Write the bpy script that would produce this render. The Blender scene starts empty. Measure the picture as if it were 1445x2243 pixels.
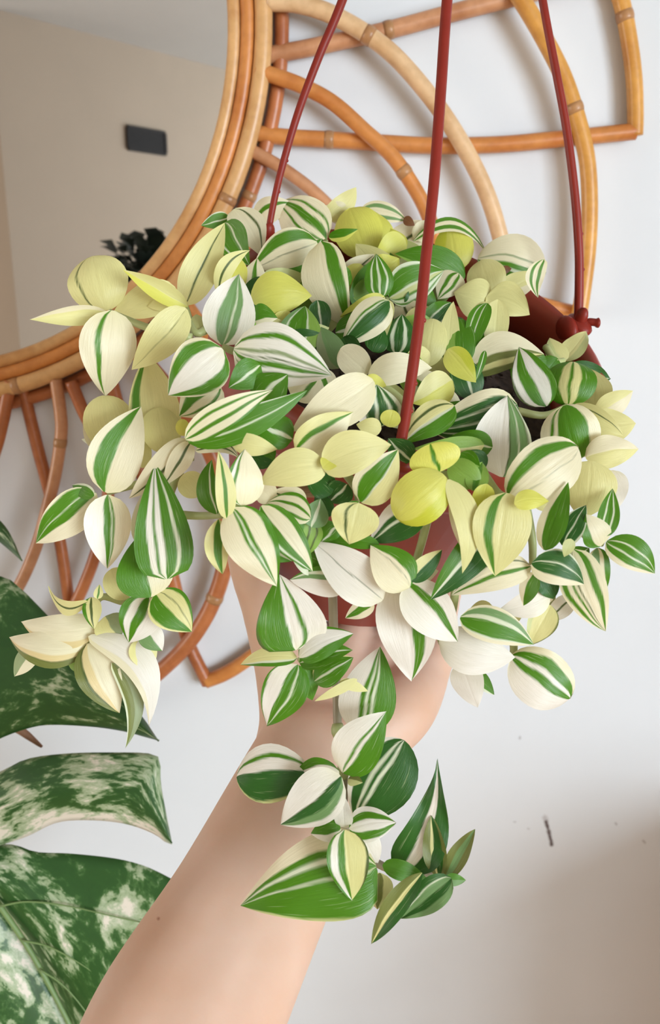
import bpy, bmesh, math, random, re
import numpy as np
from mathutils import Vector, Matrix

random.seed(7)
scene = bpy.context.scene
COL = scene.collection

# ------------------------------------------------------------------ camera
FPX, CXP, CYP = 1800.0, 722.5, 1121.5
PITCH = math.radians(15)
CAM = np.array([0.0, 0.0, 1.6])
RGT = np.array([1.0, 0, 0])
FWD = np.array([0, math.cos(PITCH), -math.sin(PITCH)])
UPV = np.array([0, math.sin(PITCH), math.cos(PITCH)])
cd = bpy.data.cameras.new('camera')
cd.sensor_fit = 'VERTICAL'; cd.sensor_height = 36.0
cd.lens = FPX / 2243 * 36
cd.clip_start = 0.02
cd.dof.use_dof = True
cd.dof.focus_distance = 0.37
cd.dof.aperture_fstop = 15.0
cam = bpy.data.objects.new('camera', cd); COL.objects.link(cam)
cam.location = CAM; cam.rotation_euler = (math.pi / 2 - PITCH, 0, 0)
scene.camera = cam

# ------------------------------------------------------------------ world, light, exposure
wd = bpy.data.worlds.new('sky'); scene.world = wd; wd.use_nodes = True
wd.node_tree.nodes['Background'].inputs[0].default_value = (0.80, 0.90, 1.0, 1)
wd.node_tree.nodes['Background'].inputs[1].default_value = 1.0
WIN = dict(x=2.0, y0=-3.4, y1=-0.9, z0=0.85, z1=2.25)      # window opening in the right wall
ld = bpy.data.lights.new('window_daylight', 'AREA'); ld.shape = 'RECTANGLE'
ld.size = WIN['y1'] - WIN['y0']; ld.size_y = WIN['z1'] - WIN['z0']
ld.energy = 182; ld.color = (0.84, 0.945, 1.04)
lo = bpy.data.objects.new('window_daylight', ld); COL.objects.link(lo)
lo.location = (WIN['x'] + 0.10, (WIN['y0'] + WIN['y1']) / 2, (WIN['z0'] + WIN['z1']) / 2)
lo.rotation_euler = (math.pi / 2, 0, math.pi / 2)
FILL_WIN = dict(x=-3.2, y0=-1.3, y1=0.3, z0=0.9, z1=2.2)        # smaller opening added in the left wall for a fill light
l2 = bpy.data.lights.new('left_fill_light', 'AREA'); l2.shape = 'RECTANGLE'  # fill lamp added to brighten the left side
l2.size = FILL_WIN['y1'] - FILL_WIN['y0']; l2.size_y = FILL_WIN['z1'] - FILL_WIN['z0']
l2.energy = 46; l2.color = (1.0, 0.90, 0.80)
o2 = bpy.data.objects.new('left_fill_light', l2); COL.objects.link(o2)
o2.location = (FILL_WIN['x'] - 0.10, (FILL_WIN['y0'] + FILL_WIN['y1']) / 2, (FILL_WIN['z0'] + FILL_WIN['z1']) / 2)
o2.rotation_euler = (math.pi / 2, 0, -math.pi / 2)
vs = scene.view_settings
vs.view_transform = 'Standard'; vs.look = 'None'; vs.gamma = 1; vs.use_curve_mapping = False
vs.exposure = 0.0

# ------------------------------------------------------------------ helpers
def ray(px, py):
    return RGT * ((px - CXP) / FPX) - UPV * ((py - CYP) / FPX) + FWD
def P(px, py, d):                       # point at optical depth d
    return CAM + ray(px, py) * d
def WY(px, py, y):                      # point on a plane parallel to the mirror wall
    r = ray(px, py); return CAM + r * ((y - CAM[1]) / r[1])
def lin(c):
    c = c / 255.0
    return c / 12.92 if c <= 0.04045 else ((c + 0.055) / 1.055) ** 2.4
def rgb(r, g, b): return (lin(r), lin(g), lin(b), 1.0)
def nrm(v): return v / (np.linalg.norm(v) + 1e-12)

def mk(name, verts, faces, mat=None, parent=None, smooth=True, uv=None, col=None):
    me = bpy.data.meshes.new(name)
    me.from_pydata([tuple(map(float, v)) for v in verts], [], [tuple(map(int, f)) for f in faces])
    if smooth: me.polygons.foreach_set('use_smooth', [True] * len(me.polygons))
    if uv is not None:
        l = me.uv_layers.new(name='UVMap')
        idx = np.empty(len(me.loops), dtype=np.int32); me.loops.foreach_get('vertex_index', idx)
        l.data.foreach_set('uv', np.asarray(uv, dtype=np.float32)[idx].ravel())
    if col is not None:
        a = me.color_attributes.new('tint', 'FLOAT_COLOR', 'POINT')
        a.data.foreach_set('color', np.asarray(col, dtype=np.float32).ravel())
    me.update()
    if mat: me.materials.append(mat)
    o = bpy.data.objects.new(name, me); COL.objects.link(o)
    if parent: o.parent = parent
    return o
def empty(name, loc=(0, 0, 0)):
    o = bpy.data.objects.new(name, None); COL.objects.link(o)
    o.empty_display_size = 0.02; o.location = tuple(loc)
    bpy.context.view_layer.update()
    return o
def adopt(o, root):                     # world-space mesh under an Empty that stands elsewhere
    o.parent = root
    o.matrix_parent_inverse = Matrix.Translation(-Vector(root.location))
    return o
def tag(o, label=None, cat=None, group=None, kind=None):
    if label: o['label'] = label
    if cat: o['category'] = cat
    if group: o['group'] = group
    if kind: o['kind'] = kind
    return o
def crom(pts, n=8, closed=False):       # Catmull-Rom resample
    p = np.asarray(pts, float); m = len(p)
    if m < 3:
        t = np.linspace(0, 1, n + 1)[:, None]; return p[0] * (1 - t) + p[1] * t
    out = []
    rng = range(m) if closed else range(m - 1)
    for i in rng:
        a = p[(i - 1) % m] if (closed or i > 0) else 2 * p[0] - p[1]
        b = p[i]; c = p[(i + 1) % m]
        d = p[(i + 2) % m] if (closed or i + 2 < m) else 2 * p[-1] - p[-2]
        for k in range(n):
            t = k / n
            out.append(0.5 * (2 * b + (c - a) * t + (2 * a - 5 * b + 4 * c - d) * t * t + (3 * b - a - 3 * c + d) * t ** 3))
    if not closed: out.append(p[-1])
    return np.array(out)
def tube_data(pts, rad, seg=10, closed=False, off=0):
    p = np.asarray(pts, float); m = len(p)
    rad = np.broadcast_to(np.asarray(rad, float), (m,)) if np.ndim(rad) == 0 else np.asarray(rad, float)
    tan = np.empty_like(p)
    for i in range(m):
        a = p[(i - 1) % m] if (closed or i > 0) else p[0]
        b = p[(i + 1) % m] if (closed or i < m - 1) else p[-1]
        tan[i] = nrm(b - a)
    ref = np.array([0, 1.0, 0]) if abs(tan[0][1]) < 0.9 else np.array([1.0, 0, 0])
    nn = nrm(ref - tan[0] * ref.dot(tan[0]))
    V, F = [], []
    for i in range(m):
        nn = nrm(nn - tan[i] * nn.dot(tan[i])); bb = np.cross(tan[i], nn)
        for k in range(seg):
            a = 2 * math.pi * k / seg
            V.append(p[i] + rad[i] * (nn * math.cos(a) + bb * math.sin(a)))
    for i in range(m if closed else m - 1):
        j = (i + 1) % m
        for k in range(seg):
            l = (k + 1) % seg
            F.append((off + i * seg + k, off + i * seg + l, off + j * seg + l, off + j * seg + k))
    if not closed:
        F.append(tuple(off + k for k in range(seg))[::-1]); F.append(tuple(off + (m - 1) * seg + k for k in range(seg)))
    return V, F
def tube(name, pts, rad, mat, parent=None, seg=10, closed=False):
    V, F = tube_data(pts, rad, seg, closed)
    return mk(name, V, F, mat, parent)
def box(name, lo_, hi_, mat, parent=None):
    x0, y0, z0 = lo_; x1, y1, z1 = hi_
    V = [(x0, y0, z0), (x1, y0, z0), (x1, y1, z0), (x0, y1, z0), (x0, y0, z1), (x1, y0, z1), (x1, y1, z1), (x0, y1, z1)]
    F = [(0, 3, 2, 1), (4, 5, 6, 7), (0, 1, 5, 4), (1, 2, 6, 5), (2, 3, 7, 6), (3, 0, 4, 7)]
    return mk(name, V, F, mat, parent, smooth=False)
def prism(name, quad, z0, z1, mat, parent=None):
    n = len(quad)
    V = [(x, y, z0) for x, y in quad] + [(x, y, z1) for x, y in quad]
    F = [tuple(range(n))[::-1], tuple(range(n, 2 * n))] + [(i, (i + 1) % n, n + (i + 1) % n, n + i) for i in range(n)]
    return mk(name, V, F, mat, parent, smooth=False)
def ellipsoid_data(c, ax, seg=14, rings=9, off=0):      # ax: three axis vectors (already scaled)
    V, F = [], []
    for i in range(rings + 1):
        th = math.pi * i / rings
        for k in range(seg):
            a = 2 * math.pi * k / seg
            V.append(c + ax[0] * math.sin(th) * math.cos(a) + ax[1] * math.sin(th) * math.sin(a) + ax[2] * math.cos(th))
    for i in range(rings):
        for k in range(seg):
            l = (k + 1) % seg
            F.append((off + i * seg + k, off + (i + 1) * seg + k, off + (i + 1) * seg + l, off + i * seg + l))
    return V, F

# ------------------------------------------------------------------ materials
def nodes_of(name):
    m = bpy.data.materials.new(name); m.use_nodes = True
    nt = m.node_tree; b = nt.nodes['Principled BSDF']
    return m, nt, b
def noise(nt, scale, detail=3, vec=None, rough=0.5):
    n = nt.nodes.new('ShaderNodeTexNoise'); n.inputs['Scale'].default_value = scale
    n.inputs['Detail'].default_value = detail; n.inputs['Roughness'].default_value = rough
    if vec: nt.links.new(vec, n.inputs['Vector'])
    return n
def ramp(nt, fac, stops):
    r = nt.nodes.new('ShaderNodeValToRGB')
    while len(r.color_ramp.elements) < len(stops): r.color_ramp.elements.new(0.5)
    for e, (p, c) in zip(r.color_ramp.elements, stops): e.position = p; e.color = c
    nt.links.new(fac, r.inputs[0]); return r
def coords(nt, out='Object', scale=(1, 1, 1)):
    t = nt.nodes.new('ShaderNodeTexCoord'); m = nt.nodes.new('ShaderNodeMapping')
    m.inputs['Scale'].default_value = scale; nt.links.new(t.outputs[out], m.inputs[0])
    return m.outputs[0]
def bump(nt, b, h, strength=0.2, dist=0.001):
    n = nt.nodes.new('ShaderNodeBump'); n.inputs['Strength'].default_value = strength
    n.inputs['Distance'].default_value = dist
    nt.links.new(h, n.inputs['Height']); nt.links.new(n.outputs[0], b.inputs['Normal'])
def plain(name, c, rough=0.6, var=0.06, scale=12, bs=0.1, metal=0, spec=0.5):
    m, nt, b = nodes_of(name)
    n = noise(nt, scale, 4, coords(nt))
    lo = tuple(x * (1 - var) for x in c[:3]) + (1,); hi = tuple(min(1, x * (1 + var)) for x in c[:3]) + (1,)
    r = ramp(nt, n.outputs[0], [(0.3, lo), (0.7, hi)])
    nt.links.new(r.outputs[0], b.inputs['Base Color'])
    b.inputs['Roughness'].default_value = rough; b.inputs['Metallic'].default_value = metal
    b.inputs['Specular IOR Level'].default_value = spec
    if bs: bump(nt, b, n.outputs[0], bs, 0.002)
    return m
def cane_mat(name, c, dark):
    m, nt, b = nodes_of(name)
    oi = nt.nodes.new('ShaderNodeObjectInfo')
    mp = coords(nt); n1 = noise(nt, 26, 4, mp); n2 = noise(nt, 160, 3, mp)
    r = ramp(nt, n1.outputs[0], [(0.32, dark), (0.52, c), (0.75, tuple(min(1, x * 1.14) for x in c[:3]) + (1,))])
    mx = nt.nodes.new('ShaderNodeMix'); mx.data_type = 'RGBA'; mx.blend_type = 'MULTIPLY'; mx.inputs[0].default_value = 0.35
    r2 = ramp(nt, n2.outputs[0], [(0.35, (0.72, 0.66, 0.6, 1)), (0.6, (1, 1, 1, 1))])
    nt.links.new(r.outputs[0], mx.inputs[6]); nt.links.new(r2.outputs[0], mx.inputs[7])
    nt.links.new(mx.outputs[2], b.inputs['Base Color'])
    b.inputs['Roughness'].default_value = 0.34
    bump(nt, b, n2.outputs[0], 0.12, 0.001)
    return m
M = {}
M['cane_tan'] = cane_mat('cane_tan', rgb(214, 168, 112), rgb(196, 142, 84))
M['cane_pale'] = cane_mat('cane_pale', rgb(222, 186, 142), rgb(208, 166, 118))
M['cane_orange'] = cane_mat('cane_orange', rgb(206, 136, 72), rgb(190, 114, 54))
M['cane_yellow'] = cane_mat('cane_yellow', rgb(212, 154, 74), rgb(196, 134, 58))
M['cane_pink'] = cane_mat('cane_pink', rgb(200, 146, 106), rgb(180, 122, 82))
M['cane_brown'] = cane_mat('cane_brown', rgb(184, 112, 66), rgb(160, 90, 50))
M['cane_node'] = cane_mat('cane_node', rgb(178, 132, 88), rgb(146, 100, 62))
m, nt, b = nodes_of('mirror_silver'); M['mirror'] = m
b.inputs['Metallic'].default_value = 1; b.inputs['Roughness'].default_value = 0.015
n = noise(nt, 3, 2, coords(nt)); r = ramp(nt, n.outputs[0], [(0.3, (0.86, 0.87, 0.87, 1)), (0.7, (0.88, 0.885, 0.88, 1))])
nt.links.new(r.outputs[0], b.inputs['Base Color'])
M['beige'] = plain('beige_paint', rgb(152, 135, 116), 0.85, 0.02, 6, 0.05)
M['ceiling'] = plain('ceiling_paint', rgb(176, 172, 166), 0.9, 0.02, 6, 0.05)
M['light_beige'] = plain('light_beige_paint', rgb(222, 214, 204), 0.85, 0.02, 6, 0.05)
M['white'] = plain('white_paint', rgb(235, 233, 230), 0.6, 0.02, 8, 0.03)
M['floor'] = plain('floor_wood', rgb(172, 140, 108), 0.5, 0.15, 5, 0.1)
M['vent'] = plain('vent_metal', rgb(34, 30, 27), 0.7, 0.1, 40, 0.1, 0, 0.2)
M['red'] = plain('terracotta_plastic', rgb(150, 60, 46), 0.38, 0.07, 30, 0.04)
M['string'] = plain('hanger_plastic', rgb(132, 40, 28), 0.42, 0.06, 60, 0.05, 0, 0.3)
M['soil'] = plain('potting_soil', rgb(62, 48, 40), 0.95, 0.5, 160, 0.8)
M['moss'] = plain('moss', rgb(72, 92, 50), 0.95, 0.4, 200, 0.5)
M['dark_leaf'] = plain('dark_leaf', rgb(26, 36, 24), 0.5, 0.3, 20, 0.1)
M['wood'] = plain('cabinet_wood', rgb(170, 122, 84), 0.5, 0.2, 9, 0.1)
# wall paint with a few dark scuffs where the photograph has them
WALL_Y = 0.756
m, nt, b = nodes_of('white_wall_paint'); M['wall'] = m
geo = nt.nodes.new('ShaderNodeNewGeometry'); n = noise(nt, 5, 4, geo.outputs['Position'])
r = ramp(nt, n.outputs[0], [(0.3, rgb(217, 221, 224)), (0.7, rgb(223, 227, 230))])
last = r.outputs[0]
def scuff(p0, p1, wid, col, amt):
    global last
    a = Vector(p0); bq = Vector(p1); d = bq - a; L = d.length; d.normalize()
    sub = nt.nodes.new('ShaderNodeVectorMath'); sub.operation = 'SUBTRACT'; nt.links.new(geo.outputs['Position'], sub.inputs[0]); sub.inputs[1].default_value = a
    dt = nt.nodes.new('ShaderNodeVectorMath'); dt.operation = 'DOT_PRODUCT'; nt.links.new(sub.outputs[0], dt.inputs[0]); dt.inputs[1].default_value = d
    cl = nt.nodes.new('ShaderNodeClamp'); nt.links.new(dt.outputs['Value'], cl.inputs[0]); cl.inputs[1].default_value = 0; cl.inputs[2].default_value = L
    sc = nt.nodes.new('ShaderNodeVectorMath'); sc.operation = 'SCALE'; sc.inputs[0].default_value = d; nt.links.new(cl.outputs[0], sc.inputs['Scale'])
    di = nt.nodes.new('ShaderNodeVectorMath'); di.operation = 'DISTANCE'; nt.links.new(sub.outputs[0], di.inputs[0]); nt.links.new(sc.outputs[0], di.inputs[1])
    nn = noise(nt, 260, 2, geo.outputs['Position'])
    ad = nt.nodes.new('ShaderNodeMath'); ad.operation = 'MULTIPLY_ADD'; nt.links.new(nn.outputs[0], ad.inputs[0]); ad.inputs[1].default_value = wid * 1.2; nt.links.new(di.outputs['Value'], ad.inputs[2])
    mr = nt.nodes.new('ShaderNodeMapRange'); nt.links.new(ad.outputs[0], mr.inputs[0])
    mr.inputs[1].default_value = wid * 0.9; mr.inputs[2].default_value = wid * 1.9; mr.inputs[3].default_value = amt; mr.inputs[4].default_value = 0
    mx = nt.nodes.new('ShaderNodeMix'); mx.data_type = 'RGBA'
    nt.links.new(mr.outputs[0], mx.inputs[0]); nt.links.new(last, mx.inputs[6]); mx.inputs[7].default_value = col
    last = mx.outputs[2]
def wp(x, y): return tuple(WY(x, y, WALL_Y))
scuff(wp(1193, 1790), wp(1196, 1800), 0.0030, rgb(170, 165, 165), 0.6)
scuff(wp(1196, 1800), wp(1208, 1850), 0.0022, rgb(84, 66, 62), 0.95)
scuff(wp(1138, 1615), wp(1138, 1618), 0.0016, rgb(150, 145, 145), 0.5)
scuff(wp(1125, 1800), wp(1128, 1801), 0.0014, rgb(150, 148, 150), 0.4)
scuff(wp(1156, 1815), wp(1158, 1816), 0.0014, rgb(150, 148, 150), 0.4)
scuff(wp(1348, 1803), wp(1350, 1806), 0.0014, rgb(120, 115, 115), 0.4)
scuff(wp(1408, 1842), wp(1412, 1846), 0.0016, rgb(120, 115, 115), 0.4)
nt.links.new(last, b.inputs['Base Color']); b.inputs['Roughness'].default_value = 0.8
nb = noise(nt, 220, 3, geo.outputs['Position']); bump(nt, b, nb.outputs[0], 0.05, 0.0008)
# leaf: the tint attribute holds the leaf's own stripes, fine streaks and ribs come from noise along the blade
m, nt, b = nodes_of('striped_leaf'); M['leaf'] = m
at_ = nt.nodes.new('ShaderNodeVertexColor'); at_.layer_name = 'tint'
uvn = nt.nodes.new('ShaderNodeUVMap'); uvn.uv_map = 'UVMap'
oi = nt.nodes.new('ShaderNodeObjectInfo')
cmb = nt.nodes.new('ShaderNodeCombineXYZ')
nt.links.new(oi.outputs['Random'], cmb.inputs[2])
sc = nt.nodes.new('ShaderNodeVectorMath'); sc.operation = 'MULTIPLY_ADD'
nt.links.new(uvn.outputs[0], sc.inputs[0]); sc.inputs[1].default_value = (34, 2.2, 1)
mu = nt.nodes.new('ShaderNodeVectorMath'); mu.operation = 'SCALE'; nt.links.new(cmb.outputs[0], mu.inputs[0]); mu.inputs['Scale'].default_value = 60
nt.links.new(mu.outputs[0], sc.inputs[2])
ns = noise(nt, 1.0, 3, sc.outputs[0])
st = ramp(nt, ns.outputs[0], [(0.62, (0, 0, 0, 1)), (0.70, (1, 1, 1, 1))])
# streaks lighten only the green tissue
sep = nt.nodes.new('ShaderNodeSeparateColor'); nt.links.new(at_.outputs[0], sep.inputs[0])
inv = nt.nodes.new('ShaderNodeMapRange'); nt.links.new(sep.outputs[0], inv.inputs[0])
inv.inputs[1].default_value = 0.05; inv.inputs[2].default_value = 0.45; inv.inputs[3].default_value = 0.40; inv.inputs[4].default_value = 0.0
ml = nt.nodes.new('ShaderNodeMath'); ml.operation = 'MULTIPLY'; nt.links.new(st.outputs[0], ml.inputs[0]); nt.links.new(inv.outputs[0], ml.inputs[1])
mx = nt.nodes.new('ShaderNodeMix'); mx.data_type = 'RGBA'; nt.links.new(ml.outputs[0], mx.inputs[0]); nt.links.new(at_.outputs[0], mx.inputs[6]); mx.inputs[7].default_value = rgb(196, 212, 160)
ns2 = noise(nt, 2.2, 3, sc.outputs[0])
vv = ramp(nt, ns2.outputs[0], [(0.3, (0.90, 0.90, 0.86, 1)), (0.65, (1, 1, 1, 1))])
m2 = nt.nodes.new('ShaderNodeMix'); m2.data_type = 'RGBA'; m2.blend_type = 'MULTIPLY'; m2.inputs[0].default_value = 0.8
nt.links.new(mx.outputs[2], m2.inputs[6]); nt.links.new(vv.outputs[0], m2.inputs[7])
nt.links.new(m2.outputs[2], b.inputs['Base Color'])
b.inputs['Roughness'].default_value = 0.34; b.inputs['Specular IOR Level'].default_value = 0.45
bump(nt, b, ns2.outputs[0], 0.24, 0.0009)
tr = nt.nodes.new('ShaderNodeBsdfTranslucent'); nt.links.new(m2.outputs[2], tr.inputs[0])
ms = nt.nodes.new('ShaderNodeMixShader'); ms.inputs[0].default_value = 0.26
nt.links.new(b.outputs[0], ms.inputs[1]); nt.links.new(tr.outputs[0], ms.inputs[2])
nt.links.new(ms.outputs[0], nt.nodes['Material Output'].inputs[0])
M['stem'] = plain('plant_stem', rgb(168, 176, 118), 0.45, 0.12, 60, 0.1)
M['stem_dull'] = plain('plant_stem_dull', rgb(150, 138, 112), 0.45, 0.12, 60, 0.1)
# skin
m, nt, b = nodes_of('skin'); M['skin'] = m
mp = coords(nt); n1 = noise(nt, 22, 4, mp); n2 = noise(nt, 420, 3, mp)
r = ramp(nt, n1.outputs[0], [(0.3, rgb(206, 166, 140)), (0.55, rgb(212, 178, 156)), (0.75, rgb(217, 186, 168))])
geo = nt.nodes.new('ShaderNodeNewGeometry'); last = r.outputs[0]
_r0 = ray(347, 2012); scuff(tuple(CAM + _r0 * 0.3435), tuple(CAM + _r0 * 0.3700), 0.0008, rgb(150, 96, 74), 0.8)
nt.links.new(last, b.inputs['Base Color']); b.inputs['Roughness'].default_value = 0.5
b.inputs['Specular IOR Level'].default_value = 0.35
b.inputs['Subsurface Weight'].default_value = 0.25; b.inputs['Subsurface Radius'].default_value = (1.0, 0.35, 0.2); b.inputs['Subsurface Scale'].default_value = 0.006
bump(nt, b, n2.outputs[0], 0.10, 0.0005)
# marbled monstera
m, nt, b = nodes_of('marbled_leaf'); M['marble'] = m
uvn = nt.nodes.new('ShaderNodeUVMap'); uvn.uv_map = 'UVMap'
mpn = nt.nodes.new('ShaderNodeMapping'); nt.links.new(uvn.outputs[0], mpn.inputs[0]); mpn.inputs['Scale'].default_value = (5.2, 3.6, 1); mpn.inputs['Rotation'].default_value = (0, 0, 0.5)
big = noise(nt, 1.0, 5, mpn.outputs[0], 0.60); big.inputs['Distortion'].default_value = 0.7
mpf = nt.nodes.new('ShaderNodeMapping'); nt.links.new(uvn.outputs[0], mpf.inputs[0]); mpf.inputs['Scale'].default_value = (20, 16, 1); mpf.inputs['Rotation'].default_value = (0, 0, 0.35)
fine = noise(nt, 1.0, 5, mpf.outputs[0], 0.68); fine.inputs['Distortion'].default_value = 0.4
ad = nt.nodes.new('ShaderNodeMath'); ad.operation = 'MULTIPLY_ADD'; nt.links.new(fine.outputs[0], ad.inputs[0]); ad.inputs[1].default_value = 0.60; nt.links.new(big.outputs[0], ad.inputs[2])
at2 = nt.nodes.new('ShaderNodeVertexColor'); at2.layer_name = 'tint'
sp2 = nt.nodes.new('ShaderNodeSeparateColor'); nt.links.new(at2.outputs[0], sp2.inputs[0])
ad2 = nt.nodes.new('ShaderNodeMath'); ad2.operation = 'ADD'; nt.links.new(ad.outputs[0], ad2.inputs[0]); nt.links.new(sp2.outputs[0], ad2.inputs[1])
r = ramp(nt, ad2.outputs[0], [(0.0, rgb(24, 62, 26)), (0.74, rgb(42, 84, 34)), (0.80, rgb(70, 108, 56)), (0.84, rgb(142, 162, 122)), (0.93, rgb(176, 188, 156)), (1.0, rgb(224, 216, 200))])
nt.links.new(r.outputs[0], b.inputs['Base Color']); b.inputs['Roughness'].default_value = 0.38
bump(nt, b, big.outputs[0], 0.1, 0.002)

# ------------------------------------------------------------------ room
MIR_Y = 0.744                            # face of the mirror glass
def VP(px, py, hd):                      # where something stands that the glass shows at (px, py), hd metres away
    r = ray(px, py); q = CAM + r * (hd / math.hypot(r[0], r[1])); return np.array([q[0], 2 * MIR_Y - q[1], q[2]])
vent_c = VP(320, 310, 3.1)
sd = np.array([0.656, -0.755, 0.0])      # run of the slanted wall (real side of the glass)
sn = np.array([0.755, 0.656, 0.0])       # its face towards the room
def on_slant(px, py):                    # mirrored ray meets the slanted wall
    r = ray(px, py); o = np.array([CAM[0], 2 * MIR_Y - CAM[1], CAM[2]]); r = np.array([r[0], -r[1], r[2]])
    t = (vent_c - o).dot(sn) / r.dot(sn); return o + r * t
ceil_z = float(on_slant(250, 88)[2])
c0 = on_slant(12, 420)                   # outer corner where the slanted wall ends
c0 = np.array([c0[0], c0[1], 0])
YB = -3.6
t_end = (YB - c0[1]) / sd[1]; c1 = c0 + sd * t_end
th = 0.12
bk = -sn * th
tag(prism('wall_slanted', [(c0[0], c0[1]), (c1[0], c1[1]), (c1[0] + bk[0], c1[1] + bk[1] - 0.05), (c0[0] + bk[0] * 1, c0[1] + bk[1] * 1)], 0, ceil_z, M['beige']), kind='structure')
XL = -2.6
ret = np.array([-sn[0], -sn[1], 0])      # short return wall behind the corner
e1 = c0 + bk * 1.0; e2 = c0 + ret * 2.4
tag(prism('wall_return', [(e1[0], e1[1]), (e2[0], e2[1]), (e2[0] + sd[0] * th, e2[1] + sd[1] * th), (e1[0] + sd[0] * th, e1[1] + sd[1] * th)], 0, ceil_z, M['beige']), kind='structure')
XR = WIN['x']
tag(box('wall_front', (XL - 0.6, WALL_Y, 0), (XR, WALL_Y + 0.12, ceil_z), M['wall']), kind='structure')
tag(box('wall_back', (c1[0] - 0.1, YB - 0.12, 0), (XR, YB, ceil_z), M['light_beige']), kind='structure')
tag(box('floor', (XL - 0.72, YB - 0.12, -0.1), (XR + 0.12, WALL_Y + 0.12, 0), M['floor']), kind='structure')
tag(box('ceiling', (XL - 0.72, YB - 0.12, ceil_z), (XR + 0.12, WALL_Y + 0.12, ceil_z + 0.1), M['ceiling']), kind='structure')
# right wall with its window opening, left wall with the added fill opening
def window_wall(wname, fname, W, x0, x1, ya, yb):
    w = empty(wname, (x0, 0, 0)); tag(w, kind='structure')
    for a, b_ in (((x0, ya, 0), (x1, W['y0'], ceil_z)), ((x0, W['y1'], 0), (x1, yb, ceil_z)),
                  ((x0, W['y0'], 0), (x1, W['y1'], W['z0'])), ((x0, W['y0'], W['z1']), (x1, W['y1'], ceil_z))):
        adopt(box('wall_panel', a, b_, M['light_beige']), w)
    wf = empty(fname, (x0, (W['y0'] + W['y1']) / 2, W['z0'])); tag(wf, kind='structure')
    ym = (W['y0'] + W['y1']) / 2; q = 0.05; xa, xb = x0 + .035, x0 + .085
    for a, b_ in (((xa, W['y0'], W['z0']), (xb, W['y0'] + q, W['z1'])), ((xa, W['y1'] - q, W['z0']), (xb, W['y1'], W['z1'])),
                  ((xa, W['y0'], W['z1'] - q), (xb, W['y1'], W['z1'])), ((xa, W['y0'], W['z0']), (xb, W['y1'], W['z0'] + q)),
                  ((xa, ym - q / 2, W['z0']), (xb, ym + q / 2, W['z1']))):
        adopt(box('window_frame', a, b_, M['white']), wf)
window_wall('wall_right', 'window_1', WIN, XR, XR + 0.12, YB - 0.12, WALL_Y + 0.12)
window_wall('wall_left', 'fill_window', FILL_WIN, XL - 0.72, XL - 0.6, -3.0, WALL_Y)  # unseen window frame made up around the fill lamp

# unseen sideboard added right of the frame to shade the lower mirror wall
sb = empty('shading_sideboard', (0.88, 0.48, 0)); tag(sb, 'tall wooden sideboard out of view, added to shade the lower right wall', 'cabinet')
X0, X1, Y0, Y1, ZT = 0.46, 1.30, 0.22, WALL_Y - 0.005, 1.12
adopt(box('carcass', (X0 + .01, Y0 + .03, 0.10), (X1 - .01, Y1, ZT - .03), M['wood']), sb)
adopt(box('top', (X0, Y0, ZT - .03), (X1, Y1, ZT), M['wood']), sb)
for k in (0, 1):
    xa = X0 + .02 + k * .41; dr = adopt(box('door', (xa, Y0 + .008, 0.12), (xa + .39, Y0 + .029, ZT - .05), M['wood']), sb)
    kb = xa + (.35 if k == 0 else .04); tube('knob', [(kb, Y0 + .008, .7), (kb, Y0 - .004, .7), (kb, Y0 - .014, .7), (kb, Y0 - .018, .7)], [.005, .006, .011, .004], M['cane_brown'], dr)
for lx in (X0 + .04, X1 - .04):
    for ly in (Y0 + .06, Y1 - .04): adopt(tube('leg', [(lx, ly, 0), (lx, ly, .10)], .018, M['wood']), sb)

# vent on the slanted wall
vr = empty('wall_vent', tuple(vent_c)); tag(vr, 'small dark rectangular vent high on the beige wall in the mirror', 'vent')
corners = [on_slant(*p) for p in ((278, 277), (360, 290), (360, 340), (279, 327))]
cm = sum(corners) / 4; hw = abs((corners[1] - corners[0]).dot(sd)) / 2; hh = (corners[0][2] - corners[3][2]) / 2
def slant_box(name, u0, u1, z0, z1, d0, d1, mat, parent):
    V = []
    for d in (d0, d1):
        for u, z in ((u0, z0), (u1, z0), (u1, z1), (u0, z1)):
            V.append(cm + sd * u + np.array([0, 0, z]) + sn * d)
    F = [(0, 1, 2, 3), (7, 6, 5, 4), (0, 4, 5, 1), (1, 5, 6, 2), (2, 6, 7, 3), (3, 7, 4, 0)]
    return adopt(mk(name, V, F, mat, None, smooth=False), parent)
slant_box('vent_plate', -hw, hw, -hh, hh, 0.0, 0.004, M['vent'], vr)
for s in (-1, 1):
    slant_box('vent_frame', -hw, hw, s * hh - 0.004, s * hh + 0.004, 0.0, 0.010, M['vent'], vr)
    slant_box('vent_frame', s * hw - 0.004, s * hw + 0.004, -hh + .004, hh - .004, 0.0, 0.010, M['vent'], vr)
for i in range(6):
    z = -hh + (i + 0.7) * 2 * hh / 6.4
    slant_box('vent_slat', -hw + 0.006, hw - 0.006, z, z + hh * 0.16, 0.004, 0.009, M['vent'], vr)

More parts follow.
